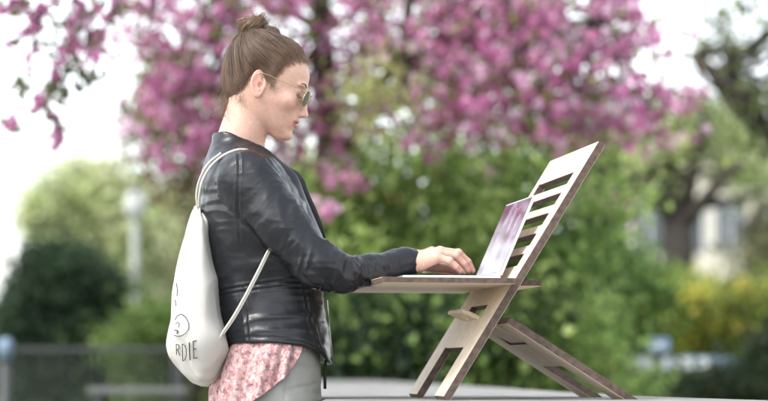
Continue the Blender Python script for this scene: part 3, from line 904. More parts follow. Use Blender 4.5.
# ------------------------------------------------------------------ sunglasses
def build_glasses():
    root = empty('sunglasses', PO + EX*HC[0] + EY*HC[1] + np.array([0, 0, HC[2]]), PSI)
    tag(root, 'thin gold framed round sunglasses worn on the bridge of her nose', 'sunglasses')
    T = lambda P: from_head(P) - HC
    for s in (-1, 1):
        rx, rz = .0215, .0188; c = np.array([.0935, s*.0330, -.0005]); tiltz = .10; wrap = .14
        ring = []
        for k in range(33):
            a = 2*math.pi*k/32; u, v = rx*math.cos(a), rz*math.sin(a)*(1.0 if math.sin(a) < 0 else .92)
            ring.append((c[0] - s*0 - wrap*(u*s) + tiltz*v, c[1] + u, c[2] + v))
        mb = MB(); mb.tube(T(ring), .0011, 6, caps=False); fr = mb.build('rim', M['gold'], root, smooth=True)
        mb = MB(); n = len(ring) - 1
        V = []
        for dx in (.0006, -.0006):
            for q in (1, .66, .33):
                V += [((p[0]-c[0])*q + c[0] + dx + .0016*(1-q*q), (p[1]-c[1])*q + c[1], (p[2]-c[2])*q + c[2]) for p in ring[:-1]]
            V.append((c[0] + dx + .0016, c[1], c[2]))
        Fc = []
        for side in (0, 1):
            o = side*(3*n + 1)
            for q in range(2):
                for k in range(n):
                    k2 = (k+1) % n; f = (o+q*n+k, o+q*n+k2, o+(q+1)*n+k2, o+(q+1)*n+k); Fc.append(f if side == 0 else f[::-1])
            for k in range(n):
                k2 = (k+1) % n; f = (o+2*n+k, o+2*n+k2, o+3*n); Fc.append(f if side == 0 else f[::-1])
        mb.add(T(V), Fc); mb.build('lens', M['lens'], root, smooth=True)
        # temple arm
        hinge = (c[0] - wrap*rx - .0005, c[1] + s*rx, c[2] + .008)
        mb = MB(); mb.tube(T([hinge, (hinge[0]-.004, s*.0605, .012), (.050, s*.0685, .0165), (.012, s*.0735, .0215), (-.006, s*.0745, .022), (-.018, s*.0735, .012), (-.022, s*.071, 0)]),
                           [.0011, .0009, .0007, .0007, .0009, .0011, .0011], 6)
        mb.build('temple', M['gold'], root, smooth=True)
        mb = MB(); mb.tube(T([(c[0]-.002, s*.0125, -.004), (c[0]-.0075, s*.0100, -.007)]), [.0008, .0022], 6); mb.build('nose_pad', M['gold'], root, smooth=True)
    mb = MB(); mb.tube(T([(.0958, -.0115, .008), (.0990, -.004, .0115), (.0990, .004, .0115), (.0958, .0115, .008)]), .0011, 6)
    mb.build('bridge', M['gold'], root, smooth=True)
build_glasses()

# ------------------------------------------------------------------ drawstring bag
BAGP = [(203,199.0,201.5,.012), (209,194.5,203.5,.050), (220,189.5,206.5,.090), (240,184,209.5,.115), (265,179,213.5,.132), (290,175.2,218,.142), (315,173,222,.146),
        (335,172.2,224.5,.144), (349,173.8,224.5,.138), (361,179,222.5,.124), (371,186,219.5,.102), (377,193,214.5,.075), (380,199,208.5,.04)]
BOFF = -.010
def build_bag():
    z = [L(0, a)[2] for a, *_ in BAGP]; xb = [L(b, a)[0] for a, b, c, w in BAGP]; xf = [L(c, a)[0] for a, b, c, w in BAGP]; hw = [w for *_, w in BAGP]
    root = empty('drawstring_bag', PO + EX*L(198, 367)[0] + np.array([0, 0, .95]), PSI)
    tag(root, 'off-white cotton drawstring bag with black lettering hanging on the woman\'s back', 'bag')
    RL = np.array([L(198, 367)[0], 0, .95])
    lf = loft_fn(z, xb, xf, hw, 2.1)
    F = Field(axis([(-.24, -.05, .003)]), axis([(-.17, .17, .003)]), axis([(L(0, 388)[2], L(0, 199)[2], .003)]))
    F.add(lf, (-.3, -.3, .9), (.1, .3, 1.6), .002)
    V, Q = F.mesh(); V = smooth_np(V, Q, 4, .5); N = vnormals(V, Q); x, y, zz = V.T
    top = np.clip((zz - L(0, 235)[2])/.06, 0, 1)
    phi = np.arctan2(y, (x - L(200, 280)[0])*2.5)
    d = .0055*top*np.sin(phi*17 + zz*24) + .0015*(1 - 2*np.abs(vnoise(np.stack([x*35, y*30, zz*9], 1), 23))) + .0045*vnoise(np.stack([x*14, y*10, zz*6], 1), 2)
    w = np.stack([x*10 + zz*5, y*8, zz*16 + x*9], 1); d += .0095*np.clip((L(0, 318)[2] - zz)/.05, 0, 1)*(1 - np.abs(vnoise(w, 3))*2.2)
    d += .0038*(1 - 2*np.abs(vnoise(np.stack([x*20 + zz*8, y*11, zz*7 - x*12], 1), 13)))
    V = V + N*d[:, None]
    body = link('pouch', mesh_np('pouch', V - RL, Q), M['cotton'], root)
    # print: project onto the pouch by nearest vertex along view of the print plane
    def surf(px, py):
        """place a mark: px,py measured on the photo, search the pouch surface"""
        best = None
        o = np.array([0, 0, CAMZ]); dd = ray(px, py)
        o2 = o - PO; o2 = np.array([o2 @ EX, o2 @ EY, o2[2]]); d2 = np.array([dd @ EX, dd @ EY, dd[2]]); d2 /= np.linalg.norm(d2)
        rel = V - o2; t = rel @ d2; dist = np.linalg.norm(rel - t[:, None]*d2, axis=1)
        m = dist < .0045
        if not m.any(): m = dist < dist.min() + .002
        k = np.nonzero(m)[0]; k = k[np.argsort(t[k])[:4]]
        tt = t[k].mean(); return o2 + d2*tt - d2*.0001
    mb = MB()
    def stroke(pts, w=.0009):
        P = []
        for (a, b), (c, d_) in zip(pts[:-1], pts[1:]):
            n = max(2, int(math.hypot(c-a, d_-b)/1.2))
            for i in range(n): P.append((a + (c-a)*i/n, b + (d_-b)*i/n))
        P.append(pts[-1]); S = [surf(*p) for p in P]
        S = [S[0]] + [(S[i-1] + S[i]*2 + S[i+1])/4 for i in range(1, len(S)-1)] + [S[-1]]
        mb.tube([p - RL for p in S], w, 5)
    # lettering "R DIE" (thin, hand drawn)
    stroke([(176.6,354.5),(176.2,344.5)]); stroke([(176.2,344.5),(178.8,344.8),(179.4,347.3),(178.4,349.4),(176.4,349.6)]); stroke([(177.4,349.8),(180.0,355.6)])
    def D_(x, y): stroke([(x,y),(x+.6,y+17)]); stroke([(x,y),(x+2.6,y+1.2),(x+4,y+5),(x+4.1,y+12),(x+2.8,y+15.8),(x+.6,y+17)])
    D_(182.2, 344)
    stroke([(189.2,342.8),(190,360)], .0013)
    stroke([(193,341.4),(193.8,358.6)]); stroke([(193,341.4),(196.6,340.6)]); stroke([(193.4,349.5),(196,348.8)]); stroke([(193.8,358.6),(197.2,357.6)])
    # line drawing above
    stroke([(175.2,320),(177,316),(181.5,313.8),(185.5,317),(188.6,323),(188.8,329),(186,333),(181.6,336),(177.2,336.4),(174,335.2)])
    stroke([(175.6,324),(178,321.8),(179.6,324.4),(178.4,327.6)]); stroke([(174.2,330.4),(176.6,330),(178,331.6),(177,333.8)], .0012)
    stroke([(176.2,283),(177.4,290),(177.0,296)]); stroke([(175.2,300),(176,306)]); 
    mb.build('printed_lettering', M['ink'], root, smooth=True)
    # gathered neck and cords
    mb = MB(); rg = []
    for k in range(17):
        w = 2*math.pi*k/16; c = L(199.5, 208); rg.append(c - RL + np.array([.010*math.cos(w), .047*math.sin(w), .002*math.sin(2*w)]))
    mb.tube(rg, .0022, 6, caps=False)
    def over(pts, r=.0026, off=0.0):
        P = []
        arr = np.array([L(*p) for p in pts])
        n = 40; s = np.linspace(0, len(arr)-1, n)
        for c in s:
            P.append(np.array([crom(np.array([c]), np.arange(len(arr)), arr[:, q])[0] for q in range(3)]) - RL)
        mb.tube(P, r, 7)
    for s in (-1, 1):
        over([(199,207,s*.045), (199.5,195,s*.062), (203,180,s*.082), (212,165,s*.104), (225,154.5,s*.118), (240,149.5,s*.121), (254,153,s*.112), (268,166,s*.104), (280,190,s*.098), (288,215,s*.100)])
        over([(197.5,207,s*.043), (196.5,195,s*.055), (199.5,180,s*.070), (208,164,s*.093), (221,153,s*.108)], .0022)
        # cord passing under the arm to the lower corner
        over([(288,215,s*.12), (282,232,s*.150), (270,247.5,s*.172), (258,271,s*.172), (245,296,s*.166), (233,317,s*.156), (222.5,333,s*.140), (218,345,s*.118)], .0024)
        over([(289,217,s*.12), (284,233,s*.148), (271.5,248.5,s*.171), (259.6,272,s*.171), (246.6,297,s*.165), (234.6,318,s*.155), (223.5,334,s*.139)], .0020)
    mb.build('cord', M['cord'], root, smooth=True)
build_bag()

# ================================================================== DESK STAND
def plate(mb, s0, s1, v0, v1, holes, t, frame, foot=None):
    """rectangular plate with rectangular holes; frame(s, v, n) -> point"""
    ss = sorted({s0, s1, *[h[0] for h in holes], *[h[1] for h in holes]}); vs = sorted({v0, v1, *[h[2] for h in holes], *[h[3] for h in holes]})
    ss = [q for q in ss if s0 <= q <= s1]; vs = [q for q in vs if v0 <= q <= v1]
    def solid(i, j):
        if i < 0 or j < 0 or i >= len(ss)-1 or j >= len(vs)-1: return False
        a, b = (ss[i]+ss[i+1])/2, (vs[j]+vs[j+1])/2
        return not any(h[0] < a < h[1] and h[2] < b < h[3] for h in holes)
    idx = {}; V = []; F = []; Mi = []
    def vid(i, j, k):
        if (i, j, k) not in idx:
            s = ss[i]
            if foot is not None and i == 0: s += foot*(1 if k == 0 else -1)
            V.append(frame(s, vs[j], t/2 if k == 0 else -t/2)); idx[(i, j, k)] = len(V)-1
        return idx[(i, j, k)]
    for i in range(len(ss)-1):
        for j in range(len(vs)-1):
            if not solid(i, j): continue
            F.append((vid(i,j,0), vid(i+1,j,0), vid(i+1,j+1,0), vid(i,j+1,0))); Mi.append(0)
            F.append((vid(i,j,1), vid(i,j+1,1), vid(i+1,j+1,1), vid(i+1,j,1))); Mi.append(0)
            for (di, dj, a, b) in ((-1,0,(i,j),(i,j+1)), (1,0,(i+1,j+1),(i+1,j)), (0,-1,(i+1,j),(i,j)), (0,1,(i,j+1),(i+1,j+1))):
                if not solid(i+di, j+dj):
                    F.append((vid(*a,0), vid(*b,0), vid(*b,1), vid(*a,1))); Mi.append(1)
    b = len(mb.v); mb.v += [tuple(map(float, p)) for p in V]
    for f, m in zip(F, Mi): mb.f.append(tuple(b+q for q in f)); mb.m.append(m)

STZ = CAMZ - 33/FPX*4.55
DPSI = D2R(8)
NEAR = at(446, 400, 4.55); 
du = np.array([math.cos(DPSI), math.sin(DPSI), 0]); dv = np.array([-math.sin(DPSI), math.cos(DPSI), 0])
DO = np.array([NEAR[0], NEAR[1], STZ])      # near foot; local u right, v away
PW = .455; TH = D2R(58.2)
def build_desk():
    root = empty('desk_stand', DO, DPSI)
    tag(root, 'portable plywood standing desk with slotted leaning back panel set on the stone ledge', 'standing desk')
    PE = [M['ply'], M['plyedge']]
    ax = np.array([math.cos(TH), 0, math.sin(TH)]); nr = np.array([-math.sin(TH), 0, math.cos(TH)])   # normal faces left-up
    t = .015
    fr = lambda s, v, n: ax*s + np.array([0, v, 0]) + nr*n
    Ls = (at(600, 147, 4.55)[2] - STZ + .012)/math.sin(TH)
    zsl = lambda py: (at(520, py, 4.62)[2] - STZ)/math.sin(TH)
    holes = [(0, zsl(349), .115, PW-.115)]
    zs2 = lambda py: (at(520, py, 4.78)[2] - STZ)/math.sin(TH)
    for py in (184.5, 204.5, 224.5, 244.5, 264.5): holes.append((zs2(py) - .0142, zs2(py) + .0142, .070, PW-.042))
    zb = zsl(284); holes.append((zb - .008, zb + .008, .06, PW-.06))
    zt = zsl(311); holes.append((zt - .016, zt + .013, PW/2-.093, PW/2+.093))
    mb = MB(); plate(mb, 0, Ls, 0, PW, holes, t, fr, foot=t/2/math.tan(TH))
    o = mb.build('back_panel', PE, root); b = o.modifiers.new('b', 'BEVEL'); b.width = .0007; b.segments = 1; b.limit_method = 'ANGLE'
    # worktop
    Wl = np.array([at(381.5, 277, 4.50)[0], 4.50, 0]) - DO
    u0 = Wl @ du; zt_ = at(381.5, 277, 4.50)[2] - STZ
    tb = .0115
    pu = zb*math.cos(TH)                       # u of the slot
    v0 = -.045; v1 = PW + .10
    fb = lambda s, v, n: np.array([s, v, zt_ - tb/2 + n - .004*(s-u0)])
    mb = MB(); plate(mb, u0, pu + .062, v0, v1, [(pu-.012, pu+.2, -1, .066), (pu-.012, pu+.2, PW-.066, 2)], tb, fb)
    o = mb.build('worktop', PE, root); b = o.modifiers.new('b', 'BEVEL'); b.width = .0007; b.segments = 1; b.limit_method = 'ANGLE'
    # strut
    P0 = np.array([(at(505, 313.5, 4.60) - DO) @ du, 0, at(505, 313.5, 4.60)[2] - STZ]); P1 = np.array([(at(635, 398, 4.66) - DO) @ du, 0, 0])
    d = P1 - P0; ln = np.linalg.norm(d); d /= ln; n2 = np.array([-d[2], 0, d[0]])
    f2 = lambda s, v, n: P1 - d*s + np.array([0, v, 0]) + n2*n - n2*t/2
    sv0, sv1 = .03, PW-.03
    h2 = [(0, ln*.46, sv0+.10, sv1-.10), (ln*.72, ln*.86, PW/2-.093, PW/2+.093)]
    mb = MB(); plate(mb, 0, ln - .012, sv0, sv1, h2, t, f2, foot=-t/2/math.tan(math.acos(d[0]))*1)
    o = mb.build('strut', PE, root); b = o.modifiers.new('b', 'BEVEL'); b.width = .0007; b.segments = 1; b.limit_method = 'ANGLE'
    # key: a loose tongue pushed through the slots of panel and strut
    Ym = 4.77; ka = at(456, 311, Ym); kb = at(524, 341, Ym); ku = (ka - DO) @ du; kl = (kb - ka) @ du; kz = ka[2] - STZ; kzb = kb[2] - STZ
    an = math.atan2(kzb - kz, kl); kln = math.hypot(kl, kzb - kz)
    fc = lambda s, v, n: np.array([ku + s*math.cos(an) - n*math.sin(an), v, kz + s*math.sin(an) + n*math.cos(an)])
    mb = MB(); plate(mb, 0, kln, PW/2-.085, PW/2+.085, [(.018, .042, PW/2-.030, PW/2+.030)], .009, fc)
    o = mb.build('locking_key', [M['ply'], M['ply']], root); b = o.modifiers.new('b', 'BEVEL'); b.width = .0025; b.segments = 2; b.limit_method = 'ANGLE'
    return zt_, u0, pu
WZ, WU0, PU = build_desk()

def build_laptop():
    # sits on the worktop
    W, Dp = .285, .205
    ub = (at(400, 276, 4.66) - DO) @ du
    root = empty('laptop', DO + du*ub + dv*(PW/2) + np.array([0, 0, WZ + .0012 - .004*(ub-WU0)]), DPSI)
    tag(root, 'open silver laptop with a glossy screen on the wooden worktop', 'laptop')
    hx = (at(487, 276, 4.8) - DO) @ du - ub
    mb = MB(); mb.box((0, -W/2, 0), (hx, W/2, .0075)); mb.build('base', M['alu'], root, bevel=.002)
    mb = MB()
    kw = hx*.52/6
    for r in range(6):
        for c in range(14):
            a = hx*.42 + r*kw; b = -W/2 + .02 + c*(W-.04)/14
            mb.box((a + .001, b + .001, .0076), (a + kw - .001, b + (W-.04)/14 - .001, .0088))
    mb.build('keyboard', M['key'], root)
    mb = MB(); mb.box((hx*.06, -.05, .0076), (hx*.36, .05, .0079)); mb.build('trackpad', M['grey_metal'], root)
    an = D2R(66.5); Hh = .174
    fx = lambda p: (hx + p[0]*math.cos(an) - p[2]*math.sin(an), p[1], .008 + p[0]*math.sin(an) + p[2]*math.cos(an))
    mb = MB(); mb.box((0, -W/2, -.003), (Hh, W/2, .0025), M=fx); lid = mb.build('lid', M['alu'], root, bevel=.002)
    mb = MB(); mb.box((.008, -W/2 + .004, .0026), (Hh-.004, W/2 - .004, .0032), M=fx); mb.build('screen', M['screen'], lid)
build_laptop()

# ------------------------------------------------------------------ stone ledge
def build_ledge():
    edge = [(900,404.5),(768,400.2),(700,398),(640,396),(560,391.5),(500,387.5),(440,384),(385,381),(322,379.4),(262,378.6)]
    pts = []
    for a, b in edge:
        Y = (STZ - CAMZ)
        d = ray(a, b); t = (STZ - CAMZ)/d[2]; pts.append((d[0]*t, d[1]*t))
    left = [(-.62, 11.2), (-.30, 6.5), (-.135, 4.86), (-.12, 4.5), (-.10, 3.9)]
    poly = pts + left + [(1.6, 3.6)]
    n = len(poly); mb = MB()
    V = [(x, y, STZ) for x, y in poly] + [(x, y, 0) for x, y in poly]
    mb.add(V, [tuple(range(n))] + [(i, i+n, (i+1) % n + n, (i+1) % n) for i in range(n)])
    o = mb.build('stone_ledge', M['stone'], bevel=.012)
    tag(o, 'pale grey weathered stone ledge that the wooden desk stands on', 'ledge')
build_ledge()

# ================================================================== FOLIAGE
def leaves(Pts, size, col, aspect=.55, droop=.3, jit=.25):
    n = len(Pts)
    d = RNG.normal(size=(n, 3)); d[:, 2] -= droop; d /= np.linalg.norm(d, axis=1, keepdims=True)
    r = RNG.normal(size=(n, 3)); s = np.cross(d, r); s /= np.linalg.norm(s, axis=1, keepdims=True) + 1e-9; u = np.cross(s, d)
    sz = size*(1 + jit*RNG.normal(size=(n, 1))).clip(.4, 2)
    base = Pts - d*sz/2; tip = Pts + d*sz/2
    l = Pts + s*sz*aspect/2 + u*sz*.12; r_ = Pts - s*sz*aspect/2 + u*sz*.12
    V = np.stack([base, l, tip, r_], 1).reshape(-1, 3); F = np.arange(n*4).reshape(n, 4)
    return V, F, np.repeat(col, 4, axis=0)

def clumps(ells, ncl, nleaf, rad, pal, shell=.55, seed=0, spread=1.0):
    """ells: list of (centre, radii, weight). Returns leaf positions and colours."""
    w = np.array([e[2] for e in ells], float); w /= w.sum(); P = []; K = []
    for (c, r, _), k in zip(ells, (w*ncl).astype(int)):
        d = RNG.normal(size=(k, 3)); d /= np.linalg.norm(d, axis=1, keepdims=True)
        rr = shell + (1-shell)*RNG.random((k, 1)); rr = np.where(RNG.random((k, 1)) < .3, RNG.random((k, 1))**.5, rr)
        rr *= 1 + .16*vnoise(d*2.3 + np.array(c)*3, seed)[:, None]
        P.append(np.array(c) + d*rr*np.array(r))
    cl = np.concatenate(P); m = len(cl)
    pal = np.array(pal); ci = RNG.integers(0, len(pal), m); cc = pal[ci]*(.45 + 1.15*RNG.random((m, 1))**1.3)
    pts = np.repeat(cl, nleaf, axis=0) + RNG.normal(0, 1, (m*nleaf, 3))*rad*np.array([1, 1, .75])*np.repeat(.6 + .8*RNG.random((m, 1)), nleaf, axis=0)
    col = np.repeat(cc, nleaf, axis=0)*(.85 + .3*RNG.random((m*nleaf, 1)))
    return pts, np.clip(col, .004, .9), cl

def branches(mb, start, ends, r0, wig=.08, seg=8, sag=0):
    for e in ends:
        s = np.array(start[0] if isinstance(start, list) else start, float); e = np.array(e, float); ln = np.linalg.norm(e-s)
        P = [s]
        w = RNG.normal(0, wig*ln, 3); w2 = RNG.normal(0, wig*ln*.5, 3)
        for i in range(1, seg+1):
            t = i/seg; P.append(s + (e-s)*t + w*math.sin(math.pi*t) + w2*math.sin(2*math.pi*t) + np.array([0, 0, -sag*ln*math.sin(math.pi*t)]))
        mb.tube(P, [r0*(1-.8*i/seg) for i in range(seg+1)], 6)

def tree(name, label, cat, base, ells, ncl, nleaf, rad, leaf, pal, trunk=None, tr=.1, bark='bark', group=None, extra=None, nbr=26, **kw):
    """trunk: list of points (world)"""
    base = np.array(base, float); root = empty(name, base); tag(root, label, cat, group)
    pts, col, cl = clumps(ells, ncl, nleaf, rad, pal, **kw)
    V, F, Cc = leaves(pts - base, leaf, col)
    link('foliage' if trunk is None else 'crown', mesh_np('crown', V, F, Cc), M['leaf'], root, smooth=False)
    if trunk is not None:
        mb = MB(); T = [np.array(p, float) - base for p in trunk]; n = len(T)
        mb.tube(T, [tr*(1 - .55*i/(n-1)) for i in range(n)], 10)
        sel = cl[RNG.choice(len(cl), min(nbr, len(cl)), replace=False)] - base
        for e in sel:
            k = RNG.integers(max(1, n//2), n); branches(mb, T[k], [e], tr*.28, .07)
        mb.build('trunk', M[bark], root, smooth=True)
    if extra: extra(root, base, cl)
    return root

def E(px, py, Y, rx, ry, rz, w=1): return (at(px, py, Y), (rx, ry, rz), w)
def G(px, Y): p = at(px, 367, Y); return (p[0], p[1], 0)

GREEN = [(.24, .36, .11), (.32, .46, .13), (.18, .28, .085), (.46, .57, .20)]
LIGHT = [(.54, .60, .30), (.62, .66, .38), (.44, .52, .25), (.68, .70, .48)]
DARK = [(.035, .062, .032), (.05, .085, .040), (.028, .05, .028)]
PALE = [(.42, .52, .20), (.56, .62, .33), (.26, .35, .12), (.70, .68, .50)]

# ---- blossom tree
def blossom_tree():
    Y0 = 11.0
    base = np.array(G(332, Y0)); root = empty('blossom_tree', base)
    tag(root, 'spreading ornamental tree covered in magenta pink blossom behind the woman', 'tree')
    cols = np.array([(.64, .27, .47), (.58, .21, .41), (.72, .40, .58), (.50, .18, .36), (.80, .60, .73)])
    Y0 = 13.8; base = np.array(G(332, Y0)); root.location = base
    T = [base, at(334, 300, Y0), at(330, 200, 13.0), at(327, 110, 11.9), at(322, 30, 11.2), at(316, -60, 11.0)]
    fork = [at(331, 180, 12.7), at(372, 105, 11.7), at(404, 40, 11.1), at(418, -60, 11.0)]
    mb = MB(); mb.tube([p-base for p in T], [.13, .11, .09, .065, .05, .042], 12); mb.tube([p-base for p in fork], [.06, .034, .026, .022], 10)
    ells = [E(205, 80, 11.0, .36, .6, .50, 1.5), E(185, 10, 11.2, .50, .7, .40, 1.2), E(245, 110, 11.2, .33, .6, .32, .9), E(290, 45, 11.4, .42, .7, .45, 1.2), E(350, 95, 11.5, .28, .6, .25, .35), E(320, 150, 11.6, .2, .5, .2, .2),
            E(390, 30, 11.4, .50, .7, .45, 1.3), E(450, 70, 11.2, .45, .7, .42, 1.5), E(500, 105, 11.0, .32, .6, .22, .9), E(530, 55, 11.0, .45, .7, .42, 1.5), E(480, 5, 11.2, .5, .7, .4, 1.1),
            E(585, 45, 10.9, .36, .6, .40, 1.0), E(610, 100, 10.8, .30, .5, .17, .6), E(580, -10, 11, .5, .7, .3, .6), E(655, 92, 10.7, .22, .4, .10, .35), E(560, 115, 11, .3, .5, .16, .5),
            E(200, 130, 11, .22, .4, .20, .4), E(655, 35, 10.6, .10, .3, .07, .05), E(700, 75, 10.6, .07, .2, .05, .03)]
    pts, cc, cl = clumps(ells, 1300, 1, .03, [(1, 1, 1)], shell=.35, seed=3)
    keep = vnoise(cl*3.4, 21) > -.36; cl = cl[keep]
    # scattered low blooms among the shrubs
    low = [(345,182),(312,190),(306,172),(322,200),(550,150),(640,135),(628,130),(668,148)]
    cl = np.concatenate([cl] + [at(a, b, 10.6) + RNG.normal(0, .05, (2, 3)) for a, b in low])
    # hanging sprays at the upper left (nearer limb)
    spr = []
    Yn = 8.6
    paths = [[(128,-20),(112,12),(100,40),(92,58)], [(105,0),(84,20),(70,42),(58,56)], [(60,-10),(40,18),(20,38),(2,42)], [(40,15),(34,45),(26,75)], [(98,42),(78,48),(62,52)],
             [(62,58),(52,80),(44,100),(36,106)], [(44,104),(58,128),(55,146)], [(8,128),(14,120)], [(35,-10),(12,5),(-10,12)], [(95,5),(88,30),(100,58)], [(150,-10),(152,8),(146,30)], [(-12,70),(2,72)], [(75,-5),(82,12),(70,24)], [(20,-15),(22,8),(40,14)], [(120,-12),(124,6)]]
    for p in paths:
        pp = [at(a, b, Yn + .25*math.sin(i*1.7 + p[0][0])) for i, (a, b) in enumerate(p)]
        mb.tube([q-base for q in pp], [.008]*(len(pp)-1) + [.003], 5)
        for i in range(len(pp)-1):
            k = max(2, int(np.linalg.norm(pp[i+1]-pp[i])/.036))
            for j in range(k):
                if RNG.random() < .80: spr.append(pp[i] + (pp[i+1]-pp[i])*((j+RNG.random())/k) + RNG.normal(0, .012, 3))
    limb = [at(332, 20, Y0), at(260, -60, 11.2), at(170, -80, 9.3), at(110, -45, Yn), at(60, -30, Yn), at(-20, -40, Yn)]
    mb.tube([q-base for q in limb], [.05, .045, .035, .022, .014, .006], 8)
    # branches to clusters
    anchors = np.array(T[2:] + fork[1:] + [at(230, -20, 11), at(520, -20, 11), at(600, 20, 10.9)])
    for a, b in (((322, 30), (230, -20)), ((322, 60), (215, 60)), ((402, 40), (520, -20)), ((520, -20), (600, 20)), ((415, -10), (560, 80)), ((560, 80), (690, 95)), ((380, 90), (500, 105)), ((326, 110), (250, 120))):
        branches(mb, at(*a, Y0)-base, [at(*b, Y0)-base], .038, .05)
    for c in cl[RNG.choice(len(cl), 150, replace=False)]:
        a = anchors[np.argmin(np.linalg.norm(anchors - c, axis=1))]; branches(mb, a-base, [c-base], .012, .08, 6)
    mb.build('trunk', M['bark'], root, smooth=True)
    # blossoms: pom-poms of petals
    def poms(cs, rad, npet, psz):
        m = len(cs); d = RNG.normal(size=(m*npet, 3)); d /= np.linalg.norm(d, axis=1, keepdims=True)
        rr = rad*(.6 + .7*RNG.random((m, 1)))
        P = np.repeat(cs, npet, 0) + d*np.repeat(rr, npet, 0)*(.45 + .6*RNG.random((m*npet, 1)))
        cb = cols[RNG.integers(0, 5, m)]*(.8 + .35*RNG.random((m, 1))); cb = np.repeat(cb, npet, 0)*(.8 + .4*RNG.random((m*npet, 1)))
        return leaves(P-base, psz, cb, .9, 0)
    A = poms(np.repeat(cl, 3, 0) + RNG.normal(0, .045, (len(cl)*3, 3)), .030, 20, .022); B = poms(np.array(spr), .019, 20, .018)
    V = np.concatenate([A[0], B[0]]); F = np.concatenate([A[1], B[1] + len(A[0])]); Cc = np.concatenate([A[2], B[2]])
    link('blossom', mesh_np('blossom', V, F, Cc), M['petal'], root, smooth=False)
    # young leaves
    n = 7000; k = RNG.integers(0, len(cl), n); P = cl[k] + RNG.normal(0, .10, (n, 3)); c1 = np.array([(.17, .22, .06), (.10, .12, .04), (.15, .09, .04), (.28, .30, .10)])[RNG.integers(0, 4, n)]
    sp = np.array(spr); n2 = 330; k = RNG.integers(0, len(sp), n2); P2 = sp[k] + RNG.normal(0, .035, (n2, 3)); c2 = np.array([(.13, .15, .06), (.16, .10, .06)])[RNG.integers(0, 2, n2)]
    # pale leafy spray in the middle
    n3 = 420; q = [at(a, b, 10.6) for a, b in ((372,95),(380,75),(365,120),(395,60),(415,95),(350,85),(360,100))]
    P3 = np.array(q)[RNG.integers(0, len(q), n3)] + RNG.normal(0, .075, (n3, 3)); c3 = np.tile((.40, .42, .17), (n3, 1))
    q = [at(a, b, Yn) for a, b in ((62,92),(56,86),(72,68),(80,84),(88,76),(22,88))]; n4 = 150
    P4 = np.array(q)[RNG.integers(0, len(q), n4)] + RNG.normal(0, .018, (n4, 3)); c4 = np.tile((.19, .20, .11), (n4, 1))
    V, F, Cc = leaves(np.concatenate([P, P2, P3, P4])-base, .042, np.concatenate([c1, c2, c3, c4]))
    link('leaves', mesh_np('leaves', V, F, Cc), M['leaf'], root, smooth=False)
blossom_tree()

# ---- green shrubs behind her, each one a thing
sh = 'shrubs growing behind the blossom tree'
def shrub(label, px, py, Y, rx, rz, pal, n=520, leaf=.055, ry=.7, nl=34, rad=.10, ells=None):
    if Y < 13.6: k = .95; Y *= k; rx *= k*1.05; rz *= k; ry = .5; leaf = .055; rad = .10; n = int(n*.55)
    c = at(px, py, Y); low = max(.15, (c[2]) / 2)
    ee = ells or [(c, (rx, ry, rz), 1.0), ((c[0], c[1], low), (rx*1.1, ry, low*1.05), .8)]
    e0 = at(px, 367, Y)
    return tree('shrub', label, 'shrub', (e0[0], Y, 0), ee, n, nl, rad, leaf, pal, trunk=[(e0[0], Y, 0), (e0[0]+.03, Y, c[2]*.5), (c[0], Y, c[2])], tr=.04, group=sh, nbr=14)
shrub('tall mid green shrub directly behind the typing hands', 430, 225, 13.0, .55, .62, GREEN, 560, ry=.9)
shrub('green shrub behind the woman\'s chest, dotted with pink blooms', 345, 235, 13.4, .50, .55, GREEN + [(.12, .19, .05)], 560)
shrub('deep green shrub behind the slotted desk panel', 535, 215, 13.2, .52, .55, GREEN + DARK[1:2], 620)
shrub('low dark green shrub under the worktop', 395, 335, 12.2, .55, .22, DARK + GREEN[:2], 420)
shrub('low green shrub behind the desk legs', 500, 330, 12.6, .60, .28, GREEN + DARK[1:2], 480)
shrub('bright green bush to the right of the desk panel', 592, 300, 15.0, .42, .42, [(.11, .20, .045), (.15, .25, .06), (.08, .15, .04)], 420)
shrub('brownish green shrub hidden behind the woman\'s shoulders', 235, 250, 14.5, .25, .4, [(.16, .19, .08), (.20, .18, .10), (.12, .15, .07)], 200)
shrub('light green bush behind the drawstring bag', 165, 345, 15.5, .35, .25, [(.10, .16, .04), (.15, .21, .06)], 260)

tree('bronze_tree', 'bronze leaved tree at the left edge of the pink blossom', 'tree', G(170, 14.5),
     [E(172, 95, 14.5, .22, .4, .28, 1), E(158, 150, 14.5, .20, .4, .18, .6), E(195, 180, 14.6, .18, .4, .2, .6), E(148, 120, 14.4, .18, .3, .12, .4)], 120, 22, .085, .05,
     [(.20, .12, .075), (.26, .18, .09), (.16, .14, .07)], trunk=[G(196, 14.5), at(196, 250, 14.5), at(190, 150, 14.5), at(178, 80, 14.5)], tr=.04)
tree('light_green_tree', 'airy yellow green tree behind the street lamp', 'tree', G(100, 24),
     [E(90, 195, 24, .50, .7, .38, 1.2), E(125, 235, 24, .78, .8, .60, 1.7), E(180, 270, 24.5, .4, .6, .9, 1.2), E(60, 225, 24, .35, .5, .30, .6), E(150, 300, 24, .55, .8, .6, 1.3), E(105, 300, 24, .7, .8, .5, 1), E(175, 215, 24.5, .3, .5, .3, .5), E(40, 205, 24, .15, .3, .15, .2)],
     760, 30, .13, .085, LIGHT, trunk=[G(108, 24), at(108, 300, 24), at(100, 220, 24)], tr=.12, bark='bark_brown', shell=.4)
